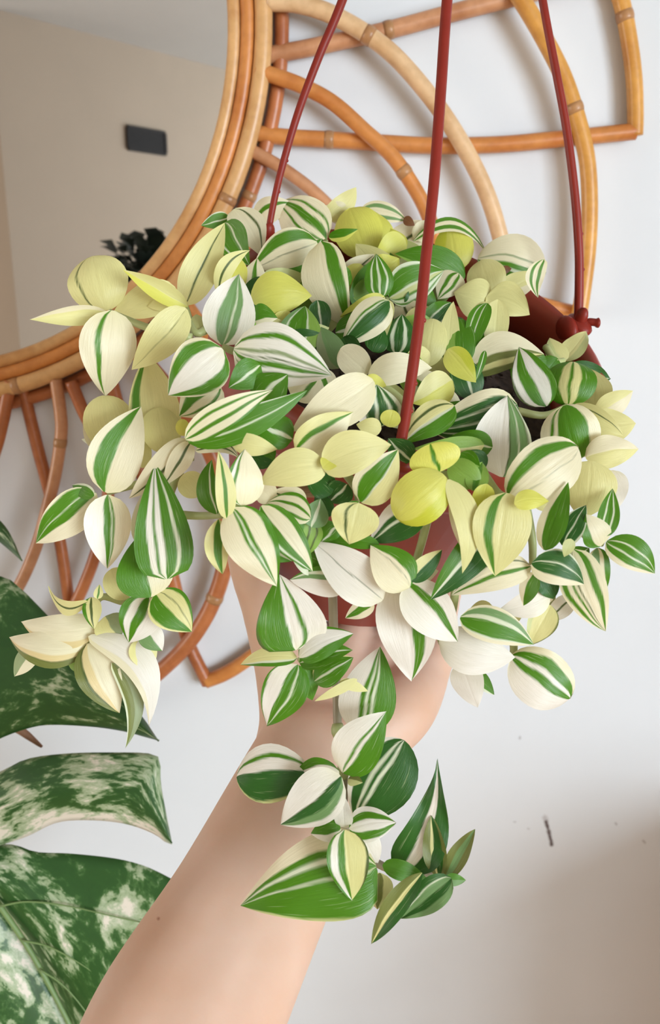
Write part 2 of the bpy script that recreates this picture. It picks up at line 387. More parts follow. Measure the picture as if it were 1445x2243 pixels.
# dark leafy plant that the mirror shows behind the frame
_h = on_slant(318, 578); _o = np.array([CAM[0], 2 * MIR_Y - CAM[1], CAM[2]]); _r = nrm(_h - _o); pc = _h - _r * (0.95 / abs(_r.dot(sn)))
shelf_z = pc[2] - 0.24
dp = empty('leafy_houseplant', (pc[0], pc[1], shelf_z)); tag(dp, 'dark bushy plant in the mirror, half hidden by the rattan ring', 'plant')
rs = random.Random(3)
for i in range(150):
    a = rs.uniform(0, 2 * math.pi); el = rs.uniform(-0.3, 1.2); R0 = rs.uniform(0.0, 0.09)
    dr = np.array([math.cos(a) * math.cos(el), math.sin(a) * math.cos(el), math.sin(el)])
    bpt = pc + dr * R0 + np.array([0, 0, -0.03]); ln = rs.uniform(0.045, 0.07)
    tip = bpt + dr * ln + np.array([0, 0, -0.016])
    sdv = nrm(np.cross(dr, np.array([rs.uniform(-.4, .4), rs.uniform(-.4, .4), 1]))) * ln * 0.32
    mid = (bpt + tip) / 2 + np.array([0, 0, 0.010])
    adopt(mk('leaf', [bpt, mid - sdv, mid + np.array([0, 0, -0.005]), mid + sdv, tip], [(0, 1, 2), (0, 2, 3), (1, 4, 2), (2, 4, 3)], M['dark_leaf']), dp)
prof = [(0.0, 0.0), (0.055, 0.0), (0.072, 0.13), (0.078, 0.13), (0.078, 0.155), (0.068, 0.155), (0.066, 0.13), (0.0, 0.13)]
def lathe(name, base, prof, mat, seg=28, axis=None, a=None, b_=None):
    ax = np.array([0, 0, 1.0]) if axis is None else axis
    a = np.array([1.0, 0, 0]) if a is None else a; b_ = np.cross(ax, a)
    V, F = [], []
    for r_, h in prof:
        for k in range(seg):
            t = 2 * math.pi * k / seg; V.append(base + ax * h + r_ * (a * math.cos(t) + b_ * math.sin(t)))
    for i in range(len(prof) - 1):
        for k in range(seg):
            l = (k + 1) % seg; F.append((i * seg + k, i * seg + l, (i + 1) * seg + l, (i + 1) * seg + k))
    return mk(name, V, F, mat)
adopt(lathe('pot', np.array([pc[0], pc[1], shelf_z]), prof, M['red']), dp)
ps = empty('plant_stand', (pc[0], pc[1], 0)); tag(ps, 'slim wooden pedestal under the dark bushy plant', 'stand')
adopt(lathe('stand_top', np.array([pc[0], pc[1], shelf_z - 0.025]), [(0.0, 0.0), (0.10, 0.0), (0.105, 0.004), (0.105, 0.021), (0.10, 0.025), (0.0, 0.025)], M['wood']), ps)
adopt(tube('stand_pole', [(pc[0], pc[1], 0.03), (pc[0], pc[1], shelf_z - 0.025)], 0.02, M['wood']), ps)
adopt(lathe('stand_base', np.array([pc[0], pc[1], 0]), [(0.0, 0.0), (0.15, 0.0), (0.15, 0.02), (0.03, 0.035), (0.0, 0.035)], M['wood']), ps)

# ------------------------------------------------------------------ rattan mirror
mc = np.array([-0.3563, 0.0, 1.6 + 0.2127])
mr_ = empty('rattan_mirror', (mc[0], WALL_Y, mc[2] - 0.63))
tag(mr_, 'round wall mirror framed by a sunburst of bent rattan canes', 'mirror')
seg = 96
V = [(mc[0], MIR_Y, mc[2])] + [(mc[0] + 0.284 * math.cos(2 * math.pi * k / seg), MIR_Y, mc[2] + 0.284 * math.sin(2 * math.pi * k / seg)) for k in range(seg)]
F = [(0, 1 + k, 1 + (k + 1) % seg) for k in range(seg)]
V2 = [(x, WALL_Y - 0.001, z) for x, y, z in V]; n0 = len(V)
F += [(n0, n0 + 1 + (k + 1) % seg, n0 + 1 + k) for k in range(seg)]
F += [(1 + k, n0 + 1 + k, n0 + 1 + (k + 1) % seg, 1 + (k + 1) % seg) for k in range(seg)]
adopt(mk('mirror_glass', V + V2, F, M['mirror'], smooth=False), mr_)
def ring(R, r, y, mat, name='ring_cane', joints=()):
    pts = [np.array([mc[0] + R * math.cos(t), y, mc[2] + R * math.sin(t)]) for t in np.linspace(0, 2 * math.pi, 120, endpoint=False)]
    o = adopt(tube(name, pts, r, mat, seg=12, closed=True), mr_)
    for j in joints:
        t = math.radians(j); d = np.array([-math.sin(t), 0, math.cos(t)]); c = np.array([mc[0] + R * math.cos(t), y, mc[2] + R * math.sin(t)])
        jo = tube('cane_joint', [c - d * 0.0035, c - d * .0012, c + d * .0012, c + d * 0.0035], [r * 1.01, r * 1.09, r * 1.09, r * 1.01], M['cane_node'], seg=12)
        jo.parent = o
    return o
ring(0.2800, 0.0056, 0.7370, M['cane_tan'], joints=(-46, 30, 140, 250))
ring(0.2908, 0.0058, 0.7350, M['cane_orange'], joints=(-80, 8, 100, 200))
ring(0.3035, 0.0072, 0.7335, M['cane_tan'], joints=(-27, 60, 170, 285))
ring(0.3170, 0.0062, 0.7465, M['cane_brown'], joints=(-25, 5, 90, 210))
def joint(o, pts, i, r, mat=None):
    i = max(1, min(len(pts) - 2, i)); c = pts[i]; d = nrm(pts[i + 1] - pts[i - 1])
    jo = tube('cane_joint', [c - d * 0.004, c - d * .0014, c + d * .0014, c + d * 0.004], [r * 1.01, r * 1.10, r * 1.10, r * 1.01], M['cane_node'], seg=12)
    jo.parent = o
CANES = []
def cane(px, wpx, y, mat, joints=(), name='rattan_cane', rec=True):
    pts = crom([WY(a, b_, y) for a, b_ in px], 8)
    dm = float((pts.mean(0) - CAM).dot(FWD)); r = wpx / 2 / FPX * dm
    o = adopt(tube(name, pts, r, mat, seg=12), mr_)
    for f in joints: joint(o, pts, int(f * (len(pts) - 1)), r)
    if rec: CANES.append((pts, r, mat))
    return o
YA, YS = 0.7335, 0.7450
cane([(585, 4), (650, 8), (735, 36), (850, 110), (950, 222), (1020, 330), (1068, 430), (1098, 530), (1112, 600), (1114, 660)], 38, YA, M['cane_pale'], (0.3,), 'arch_cane')
cane([(560, 155), (600, 166), (660, 188), (730, 226), (800, 288), (862, 346), (918, 430), (948, 500), (975, 580), (985, 650)], 33, YA, M['cane_orange'], (0.6,), 'arch_cane')
cane([(545, 328), (570, 341), (620, 370), (680, 414), (730, 462), (790, 530), (840, 640)], 28, 0.738, M['cane_pink'], (), 'arch_cane')
cane([(570, 124), (640, 112), (700, 100), (850, 66), (1000, 26), (1150, -12), (1330, -60)], 37, YS, M['cane_pink'], (0.5,), 'spoke_cane')
cane([(560, 292), (620, 300), (720, 306), (850, 314), (950, 319), (1100, 316), (1250, 302), (1360, 291), (1391, 288)], 35, YS, M['cane_orange'], (0.25,), 'spoke_cane')
cane([(1390, 297), (1391, 250), (1388, 170), (1376, 80), (1358, -4), (1330, -62)], 36, YS, M['cane_yellow'], (0.72,), 'edge_cane')
cane([(1115, -40), (1145, 5), (1190, 82), (1234, 170), (1264, 260), (1285, 350), (1291, 450), (1287, 550), (1276, 640), (1268, 690)], 37, YA, M['cane_yellow'], (0.42,), 'edge_cane')
cane([(1280, 688), (1235, 680), (1190, 668), (1100, 640), (950, 600), (700, 560), (420, 510)], 32, YS, M['cane_orange'], (), 'spoke_cane')
src = list(CANES)
# below the ring
cane([(24, 835), (16, 870), (4, 930), (-12, 990), (-45, 1080), (-90, 1170)], 28, YA, M['cane_brown'], (0.12,), 'arch_cane', False)
cane([(46, 835), (60, 890), (82, 980), (110, 1085), (132, 1190), (150, 1310), (165, 1420), (180, 1510)], 26, YS, M['cane_brown'], (), 'spoke_cane', False)
cane([(122, 830), (132, 900), (134, 950), (122, 1035), (104, 1110), (80, 1195), (46, 1275), (0, 1350)], 27, YA, M['cane_pink'], (0.33,), 'arch_cane', False)
cane([(155, 835), (182, 900), (214, 965), (236, 1045), (232, 1130), (212, 1205), (192, 1262), (166, 1320), (130, 1380)], 27, YA, M['cane_brown'], (0.2,), 'arch_cane', False)
cane([(236, 800), (255, 880), (300, 1010), (345, 1130), (382, 1280), (410, 1400), (455, 1497)], 30, YS, M['cane_brown'], (), 'spoke_cane', False)
cane([(450, 1492), (495, 1474), (545, 1442), (640, 1370), (760, 1270)], 33, YS, M['cane_orange'], (), 'edge_cane', False)
cane([(300, 770), (390, 880), (460, 990), (492, 1100), (495, 1215), (470, 1310), (425, 1392), (370, 1453), (300, 1508), (210, 1545), (120, 1560)], 36, YA, M['cane_brown'], (0.5,), 'arch_cane', False)
cane([(764, 1272), (690, 1120), (600, 960), (500, 800), (400, 655)], 30, YS, M['cane_orange'], (), 'spoke_cane', False)
# the sunburst goes on around the ring beyond the frame
for deg in (45, 90, 135, 180, 225):
    c_, s_ = math.cos(math.radians(deg)), math.sin(math.radians(deg))
    for pts, r, mat in src:
        q = pts.copy(); dx = pts[:, 0] - mc[0]; dz = pts[:, 2] - mc[2]
        q[:, 0] = mc[0] + dx * c_ - dz * s_; q[:, 2] = mc[2] + dx * s_ + dz * c_
        adopt(tube('rattan_cane', q[::2], r, mat, seg=8), mr_)

# ------------------------------------------------------------------ hanging pot, tipped towards the viewer on the palm
RIM = 0.100
pr = [np.array(ray(*p)) for p in ((1262, 712), (585, 522), (872, 1000))]
dd = np.array([0.44, 0.43, 0.33])
def _res(d):
    q = [pr[i] * d[i] for i in range(3)]
    return np.array([np.linalg.norm(q[i] - q[(i + 1) % 3]) - RIM * 3 ** .5 for i in range(3)])
for _ in range(40):
    f0 = _res(dd); J = np.zeros((3, 3))
    for j in range(3):
        e = dd.copy(); e[j] += 1e-6; J[:, j] = (_res(e) - f0) / 1e-6
    dd = dd - np.linalg.solve(J, f0)
HP = [CAM + pr[i] * dd[i] for i in range(3)]
PC = sum(HP) / 3
PN = nrm(np.cross(HP[1] - HP[0], HP[2] - HP[0]))
if PN[2] < 0: PN = -PN
PA = nrm(HP[0] - PC)
PH = 0.152; PB = PC - PN * PH
def rim_depth(px, py):
    r = ray(px, py); return float((PC - CAM).dot(PN) / r.dot(PN))
pot = empty('hanging_pot', tuple(PB)); tag(pot, 'terracotta plastic hanging pot tipped forward on the open palm', 'pot')
prof = [(0.0, 0.0), (0.066, 0.0), (0.072, 0.004), (0.090, 0.118), (0.094, 0.120), (0.0945, 0.124)]
inner = [(0.0895, 0.124), (0.0865, 0.118), (0.069, 0.008), (0.0, 0.006)]
adopt(lathe('pot_body', PB, prof + inner, M['red'], 64, PN, PA), pot)
rimp = [(0.0930, 0.122), (0.0975, 0.122), (0.1000, 0.126), (0.1005, 0.146), (0.0995, 0.151), (0.0965, 0.153), (0.0940, 0.151), (0.0925, 0.146), (0.0915, 0.122), (0.0930, 0.122)]
adopt(lathe('pot_rim', PB, rimp, M['red'], 72, PN, PA), pot)
foot = [(0.058, -0.0015), (0.064, -0.0015), (0.066, 0.0), (0.056, 0.0), (0.058, -0.0015)]
adopt(lathe('foot_ring', PB, foot, M['red'], 48, PN, PA), pot)
HOOK = P(1078, -900, 0.395)
def strand(px, d0, d1, wpx0, wpx1):
    n = len(px); pts = []
    for i, (a, b_) in enumerate(px):
        t = i / (n - 1); inv_ = (1 - t) / d0 + t / d1; pts.append(P(a, b_, 1 / inv_))
    pts.append(HOOK)
    c = crom(pts, 8); rr = []
    for i in range(len(c)):
        t = i / (len(c) - 1); dz = float((c[i] - CAM).dot(FWD)); rr.append((wpx0 * (1 - t) + wpx1 * t) / 2 / FPX * dz)
    return c, rr
dF, dB, dR = dd[2] - 0.006, dd[1], dd[0]
strands = [strand([(1266, 708), (1268, 620), (1267, 540), (1258, 420), (1240, 280), (1218, 160), (1188, 0), (1140, -300)], dR, 0.41, 20, 17),
           strand([(585, 524), (600, 440), (622, 350), (655, 240), (700, 120), (750, 0), (860, -300)], dB, 0.41, 14, 22),
           strand([(872, 1000), (893, 880), (918, 700), (933, 560), (950, 400), (965, 200), (979, 0), (1008, -300)], dF, 0.36, 25, 24)]
for k, (c, rr) in enumerate(strands):
    so = adopt(tube('hanger_strand', c, rr, M['string'], seg=10), pot)
    for f in ((0.30, 0.47) if k != 2 else (0.18, 0.27, 0.42)):
        i = int(f * (len(c) - 1) * 0.62); sd_ = nrm(np.cross(c[i + 1] - c[i], FWD))
        Vv, Ff = ellipsoid_data(c[i] - sd_ * rr[i] * 0.85, [RGT * rr[i] * .42, UPV * rr[i] * .5, FWD * rr[i] * .42], 8, 6)
        nb_ = mk('moulding_nub', Vv, Ff, M['string']); nb_.parent = so
    # clip that grips the rim
    hp = c[0]; rad = nrm(HP[k] - PC); tg = np.cross(PN, rad)
    s = 0.0043
    V, F = ellipsoid_data(hp + rad * 0.001 - PN * 0.001, [rad * s * 1.5, tg * s * 2.1, PN * s * 1.0], 14, 9)
    for cc, ax in ((hp - rad * 0.006 - PN * 0.004, [rad * s * 0.9, tg * s * 2.0, PN * s * 1.7]),
                   (hp + PN * 0.003, [rad * s * .75, tg * s * .9, PN * s * 1.5])):
        v_, f_ = ellipsoid_data(cc, ax, 14, 9, len(V)); V += v_; F += f_
    e0 = hp + RGT * 0.002; e1_ = hp + RGT * 0.0095 - UPV * 0.0002 - FWD * 0.002
    tv, tf = tube_data(crom([e0, (e0 + e1_) / 2 + UPV * .0006, e1_, e1_ + RGT * .0015], 4), [s * .45] * 4 + [s * .5] * 4 + [s * .62, s * .66, s * .6, s * .45, s * .2], 10, False, len(V))
    V += tv; F += tf
    ko = mk('hanger_clip', V, F, M['string']); ko.parent = so
V, F = tube_data([HOOK + RGT * 0.012 * math.cos(t) + UPV * (0.012 * math.sin(t) + 0.012) for t in np.linspace(-1.6, 3.6, 22)], 0.0024, 8)
adopt(mk('hanger_hook', V, F, M['string']), pot)

# soil
so = []; Fs = []; rs = random.Random(5); NR, NS = 12, 56
SB = PC - PN * 0.030; PBv = np.cross(PN, PA)
for i in range(NR + 1):
    r_ = 0.0835 * i / NR
    for k in range(NS):
        t = 2 * math.pi * k / NS
        hgt = 0.0 if i == NR else rs.gauss(0, 0.0016) + 0.010 * (1 - (r_ / 0.0835) ** 2)
        so.append(SB + PN * hgt + r_ * (PA * math.cos(t) + PBv * math.sin(t)))
for i in range(NR):
    for k in range(NS):
        l = (k + 1) % NS; Fs.append((i * NS + k, (i + 1) * NS + k, (i + 1) * NS + l, i * NS + l))
soil = tag(mk('potting_soil', so, Fs, M['soil']), 'dark crumbly soil with moss inside the hanging pot', 'soil', kind='stuff')
V, F = [], []
for i in range(520):
    t = rs.uniform(0, 2 * math.pi); r_ = 0.080 * math.sqrt(rs.random())
    c = SB + r_ * (PA * math.cos(t) + PBv * math.sin(t)) + PN * (0.010 * (1 - (r_ / 0.0835) ** 2) + rs.uniform(-0.0005, 0.002)); s = rs.uniform(0.0008, 0.0026)
    ax = [np.array([rs.gauss(0, 1), rs.gauss(0, 1), rs.gauss(0, 1)]) for _ in range(3)]
    v_, f_ = ellipsoid_data(c, [nrm(a) * s * rs.uniform(.5, 1.2) for a in ax], 5, 3, len(V)); V += v_; F += f_
so2 = mk('soil_crumbs', V, F, M['soil'], soil, smooth=False); so2['kind'] = 'stuff'
V, F = [], []
for i in range(420):
    t = rs.gauss(0.35, 0.16); r_ = rs.uniform(0.058, 0.080)
    c = SB + r_ * (PA * math.cos(t) + PBv * math.sin(t)) + PN * rs.uniform(0.001, 0.006); s = rs.uniform(0.0005, 0.0012)
    ax = [np.array([rs.gauss(0, 1), rs.gauss(0, 1), rs.gauss(0, 1)]) for _ in range(3)]
    v_, f_ = ellipsoid_data(c, [nrm(ax[0]) * s * 2.4, nrm(ax[1]) * s * .7, nrm(ax[2]) * s * .7], 5, 3, len(V)); V += v_; F += f_
so3 = mk('moss', V, F, M['moss'], soil, smooth=False); so3['kind'] = 'stuff'

# ------------------------------------------------------------------ the arm and the open hand under the pot
def palm(px, py, off):                   # point under the pot's base plane
    r = ray(px, py); q = PB - PN * off
    return CAM + r * float((q - CAM).dot(PN) / r.dot(PN))
AV, AF = [], []
def blob(chain, sub=6):                  # chain of (point, radius): overlapping balls along a spline
    pts = crom([np.append(p, r) for p, r in chain], sub)
    v_, f_ = tube_data(pts[:, :3], pts[:, 3], 16, False, len(AV)); AV.extend(v_); AF.extend(f_)
    for e in (0, -1):
        v_, f_ = ellipsoid_data(pts[e][:3], [np.eye(3)[i] * pts[e][3] for i in range(3)], 16, 10, len(AV)); AV.extend(v_); AF.extend(f_)
def flat(c, ax):
    v_, f_ = ellipsoid_data(c, ax, 22, 14, len(AV)); AV.extend(v_); AF.extend(f_)
# forearm, two chains side by side so it is wider than thick
def arm_pt(px, py, d): return P(px, py, d)
FA = [((300, 2480), .325, 208), ((402, 2250), .345, 206), ((538, 1990), .378, 172), ((640, 1780), .405, 152), ((705, 1650), .425, 140)]
for sgn in (-1, -.5, 0, .5, 1):
    ch = []
    for (px, py), d, hw in FA:
        k = hw * 0.30 * sgn; rr_ = 0.72 + 0.05 * (1 - abs(sgn))
        ch.append((P(px + k * 0.88, py + k * 0.47, d), (hw * rr_) / FPX * d))
    blob(ch)
W0 = P(715, 1625, 0.432)
KN = [palm(672, 1402, .0145), palm(768, 1388, .0145), palm(862, 1398, .0140), palm(950, 1440, .0135)]
for k, (kp, r0, r1) in enumerate(zip(KN, (.0165, .0165, .016, .0155), (.0130, .0132, .0128, .0120))):
    off = (-0.016, -0.005, 0.006, 0.016)[k]
    w0 = P(700, 1660, 0.428) + RGT * off - UPV * 0.002
    blob([(w0, .0200), (w0 * 0.55 + kp * 0.45, r0 + .0015), (kp, r1)])
# fingers lie flat under the base, each with a bend at the knuckles
PL = {0: (640, 1215, 640, 1110), 1: (765, 1185, 770, 1060), 2: (880, 1195, 900, 1080), 3: (985, 1265, 1015, 1175)}
for k in range(4):
    a = PL[k]; kp = KN[k]
    m1 = palm(a[0], a[1], .0098); t1 = palm(a[2], a[3], .0086)
    mid = kp * .5 + m1 * .5 - PN * .0012
    blob([(kp, .0118), (mid, .0100), (m1, .0096), (m1 * .45 + t1 * .55 - PN * .0008, .0086), (t1, .0074)])
# heel of the hand on the little-finger side, ball of the thumb, thumb along the pot wall
blob([(P(790, 1620, 0.432), .020), (P(868, 1555, 0.445), .0205), (palm(915, 1490, .018), .0175), (KN[3], .0125)])
blob([(P(672, 1640, 0.428), .0215), (P(650, 1560, 0.440), .0205), (P(630, 1480, 0.448), .0180), (P(603, 1400, 0.448), .0150), (P(576, 1320, 0.442), .0128), (P(554, 1255, 0.434), .0122), (P(538, 1190, 0.424), .0110), (P(532, 1150, 0.418), .0085)])
flat(palm(790, 1480, .019), [nrm(KN[3] - KN[0]) * .040, nrm(np.cross(PN, KN[3] - KN[0])) * .040, PN * .012])
me = bpy.data.meshes.new('person'); me.from_pydata([tuple(map(float, v)) for v in AV], [], [tuple(map(int, f)) for f in AF])
po = bpy.data.objects.new('person', me); COL.objects.link(po)
rm = po.modifiers.new('remesh', 'REMESH'); rm.mode = 'VOXEL'; rm.voxel_size = 0.0022
sm = po.modifiers.new('smooth', 'SMOOTH'); sm.iterations = 22; sm.factor = 0.5
dg = bpy.context.evaluated_depsgraph_get()
nm = bpy.data.meshes.new_from_object(po.evaluated_get(dg))
po.modifiers.clear(); po.data = nm; nm.materials.clear(); nm.materials.append(M['skin'])
nm.polygons.foreach_set('use_smooth', [True] * len(nm.polygons))
tag(po, 'bare forearm and open hand holding the hanging pot from below', 'person')

# ------------------------------------------------------------------ the striped trailing plant
TINT = dict(C=(240, 232, 198), W=(244, 239, 226), P=(232, 227, 158), Y=(224, 223, 104), B=(208, 212, 66), G=(80, 136, 20), D=(50, 102, 36),
            S=(122, 160, 100), O=(122, 130, 66), M=(150, 164, 120), g=(84, 100, 46), w=(226, 233, 204), y=(206, 212, 146), L=(142, 180, 78), K=(128, 82, 52), T=(232, 212, 156))
TINT = {k: np.array(rgb(*v)[:3]) for k, v in TINT.items()}
def bands(pat):
    b_ = [(c, float(w) if w else 1.0) for c, w in re.findall(r'([A-Za-z])([\d.]*)', pat)]
    tot = sum(w for _, w in b_); e = np.cumsum([w / tot for _, w in b_]); return [c for c, _ in b_], e
plant = empty('trailing_plant', tuple(SB)); tag(plant, 'trailing plant with cream and green striped leaves spilling over the pot', 'plant')
rl = random.Random(11)
def depth0(px, py):
    d = rim_depth(px, py)
    fl = float(np.interp(py, [400, 1000, 1150, 1500, 1700, 1850, 2050], [.338, .338, .338, .362, .366, .358, .346]))
    d = max(d, fl)
    if px < 480: d = max(d, fl + 0.012) + (480 - px) / 400 * 0.020
    if px > 1150: d = min(d, .43)
    return min(d, .475) - 0.014
NU, NV = 41, 16
SHAPE = dict(o=(0.54, 0.96), w=(0.34, 0.95), v=(0.42, 1.35), r=(0.50, 0.50), l=(0.7, 1.15), n=(0.7, 0.9), b=(0.85, 0.60))
def leaf(bx, by, tx, ty, w, ly, pat, bow=0, roll=None, dt=None, ar=None, cu=None, sh='o', rip=None, pre=None):
    d = depth0((bx + tx) / 2, (by + ty) / 2) - ly * 0.0042
    dt = rl.uniform(-0.002, 0.009) if dt is None else dt
    ar = rl.uniform(0.05, 0.13) if ar is None else ar
    roll = rl.uniform(-20, 20) if roll is None else roll
    cu = rl.uniform(-0.12, 0.20) if cu is None else cu
    rip = rl.uniform(0.02, 0.07) if rip is None else rip
    B = P(bx, by, d + 0.002); T = P(tx, ty, d + dt)
    e = T - B; L = np.linalg.norm(e); eh = e / L
    v = nrm((B + T) / 2 - CAM)
    rt = nrm(np.cross(eh, -v)); n = np.cross(rt, eh)
    a = math.radians(roll); rt2 = rt * math.cos(a) + n * math.sin(a); n2 = n * math.cos(a) - rt * math.sin(a)
    hw = w / 2 / FPX * d / max(0.5, math.cos(a)) * 1.03
    al, be = SHAPE[sh]; pk = al / (al + be); mxp = pk ** al * (1 - pk) ** be
    t = np.linspace(0, 1, NV) ** 1.0; t = 0.5 - 0.5 * np.cos(math.pi * t) if sh in 'rb' else t ** 1.08
    u = np.linspace(-1, 1, NU)
    prof_ = (np.clip(t, 1e-4, 1) ** al * np.clip(1 - t, 0, 1) ** be) / mxp
    prof_[0] = max(prof_[0], 0.10)
    tt, uu = np.meshgrid(t, u, indexing='ij'); pp = np.repeat(prof_[:, None], NU, 1)
    ph1, ph2 = rl.uniform(0, 6.28), rl.uniform(0, 6.28)
    bowm = bow / FPX * d
    hump = 4 * tt * (1 - tt)
    x = uu * pp * hw - bowm * hump
    z = ar * L * hump + cu * hw * pp * (np.abs(uu) ** 1.6 - 0.35) + rip * hw * np.sin(2 * math.pi * (1.7 * tt) + ph1 + 1.4 * uu) * uu ** 2 \
        - 0.016 * hw * pp * np.exp(-(uu / 0.06) ** 2)
    pos = B[None, None] + eh * (tt * L)[..., None] + rt2 * x[..., None] + n2 * z[..., None]
    cs, ed = bands(pat)
    wob = 0.018 * np.sin(5.3 * tt + ph1) + 0.012 * np.sin(13 * tt + ph2)
    col = np.zeros((NV, NU, 3))
    for s_ in (-0.4, 0, 0.4):
        q = (uu + s_ * 2 / NU) * 0.5 + 0.5 + wob * (len(cs) > 1)
        idx = np.clip(np.searchsorted(ed, q), 0, len(cs) - 1)
        col += np.array([TINT[c] for c in cs])[idx] / 3
    jit = 1 + rl.uniform(-0.05, 0.04)
    yl = np.exp(-tt / 0.16)[..., None] * 0.35
    br = (col[..., :1] > 0.4)
    col = np.where(br, col * (1 - yl) + TINT['P'] * yl, col) * jit
    V = pos.reshape(-1, 3)
    i, j = np.meshgrid(np.arange(NV - 1), np.arange(NU - 1), indexing='ij'); o0 = (i * NU + j).ravel()
    F = np.stack([o0, o0 + 1, o0 + NU + 1, o0 + NU], 1)
    uv = np.stack([(uu * 0.5 + 0.5).ravel(), tt.ravel()], 1)
    rgba = np.concatenate([np.clip(col, 0, 1), np.ones((NV, NU, 1))], 2).reshape(-1, 4)
    return adopt(mk('leaf', V, F, M['leaf'], uv=uv, col=rgba), plant)

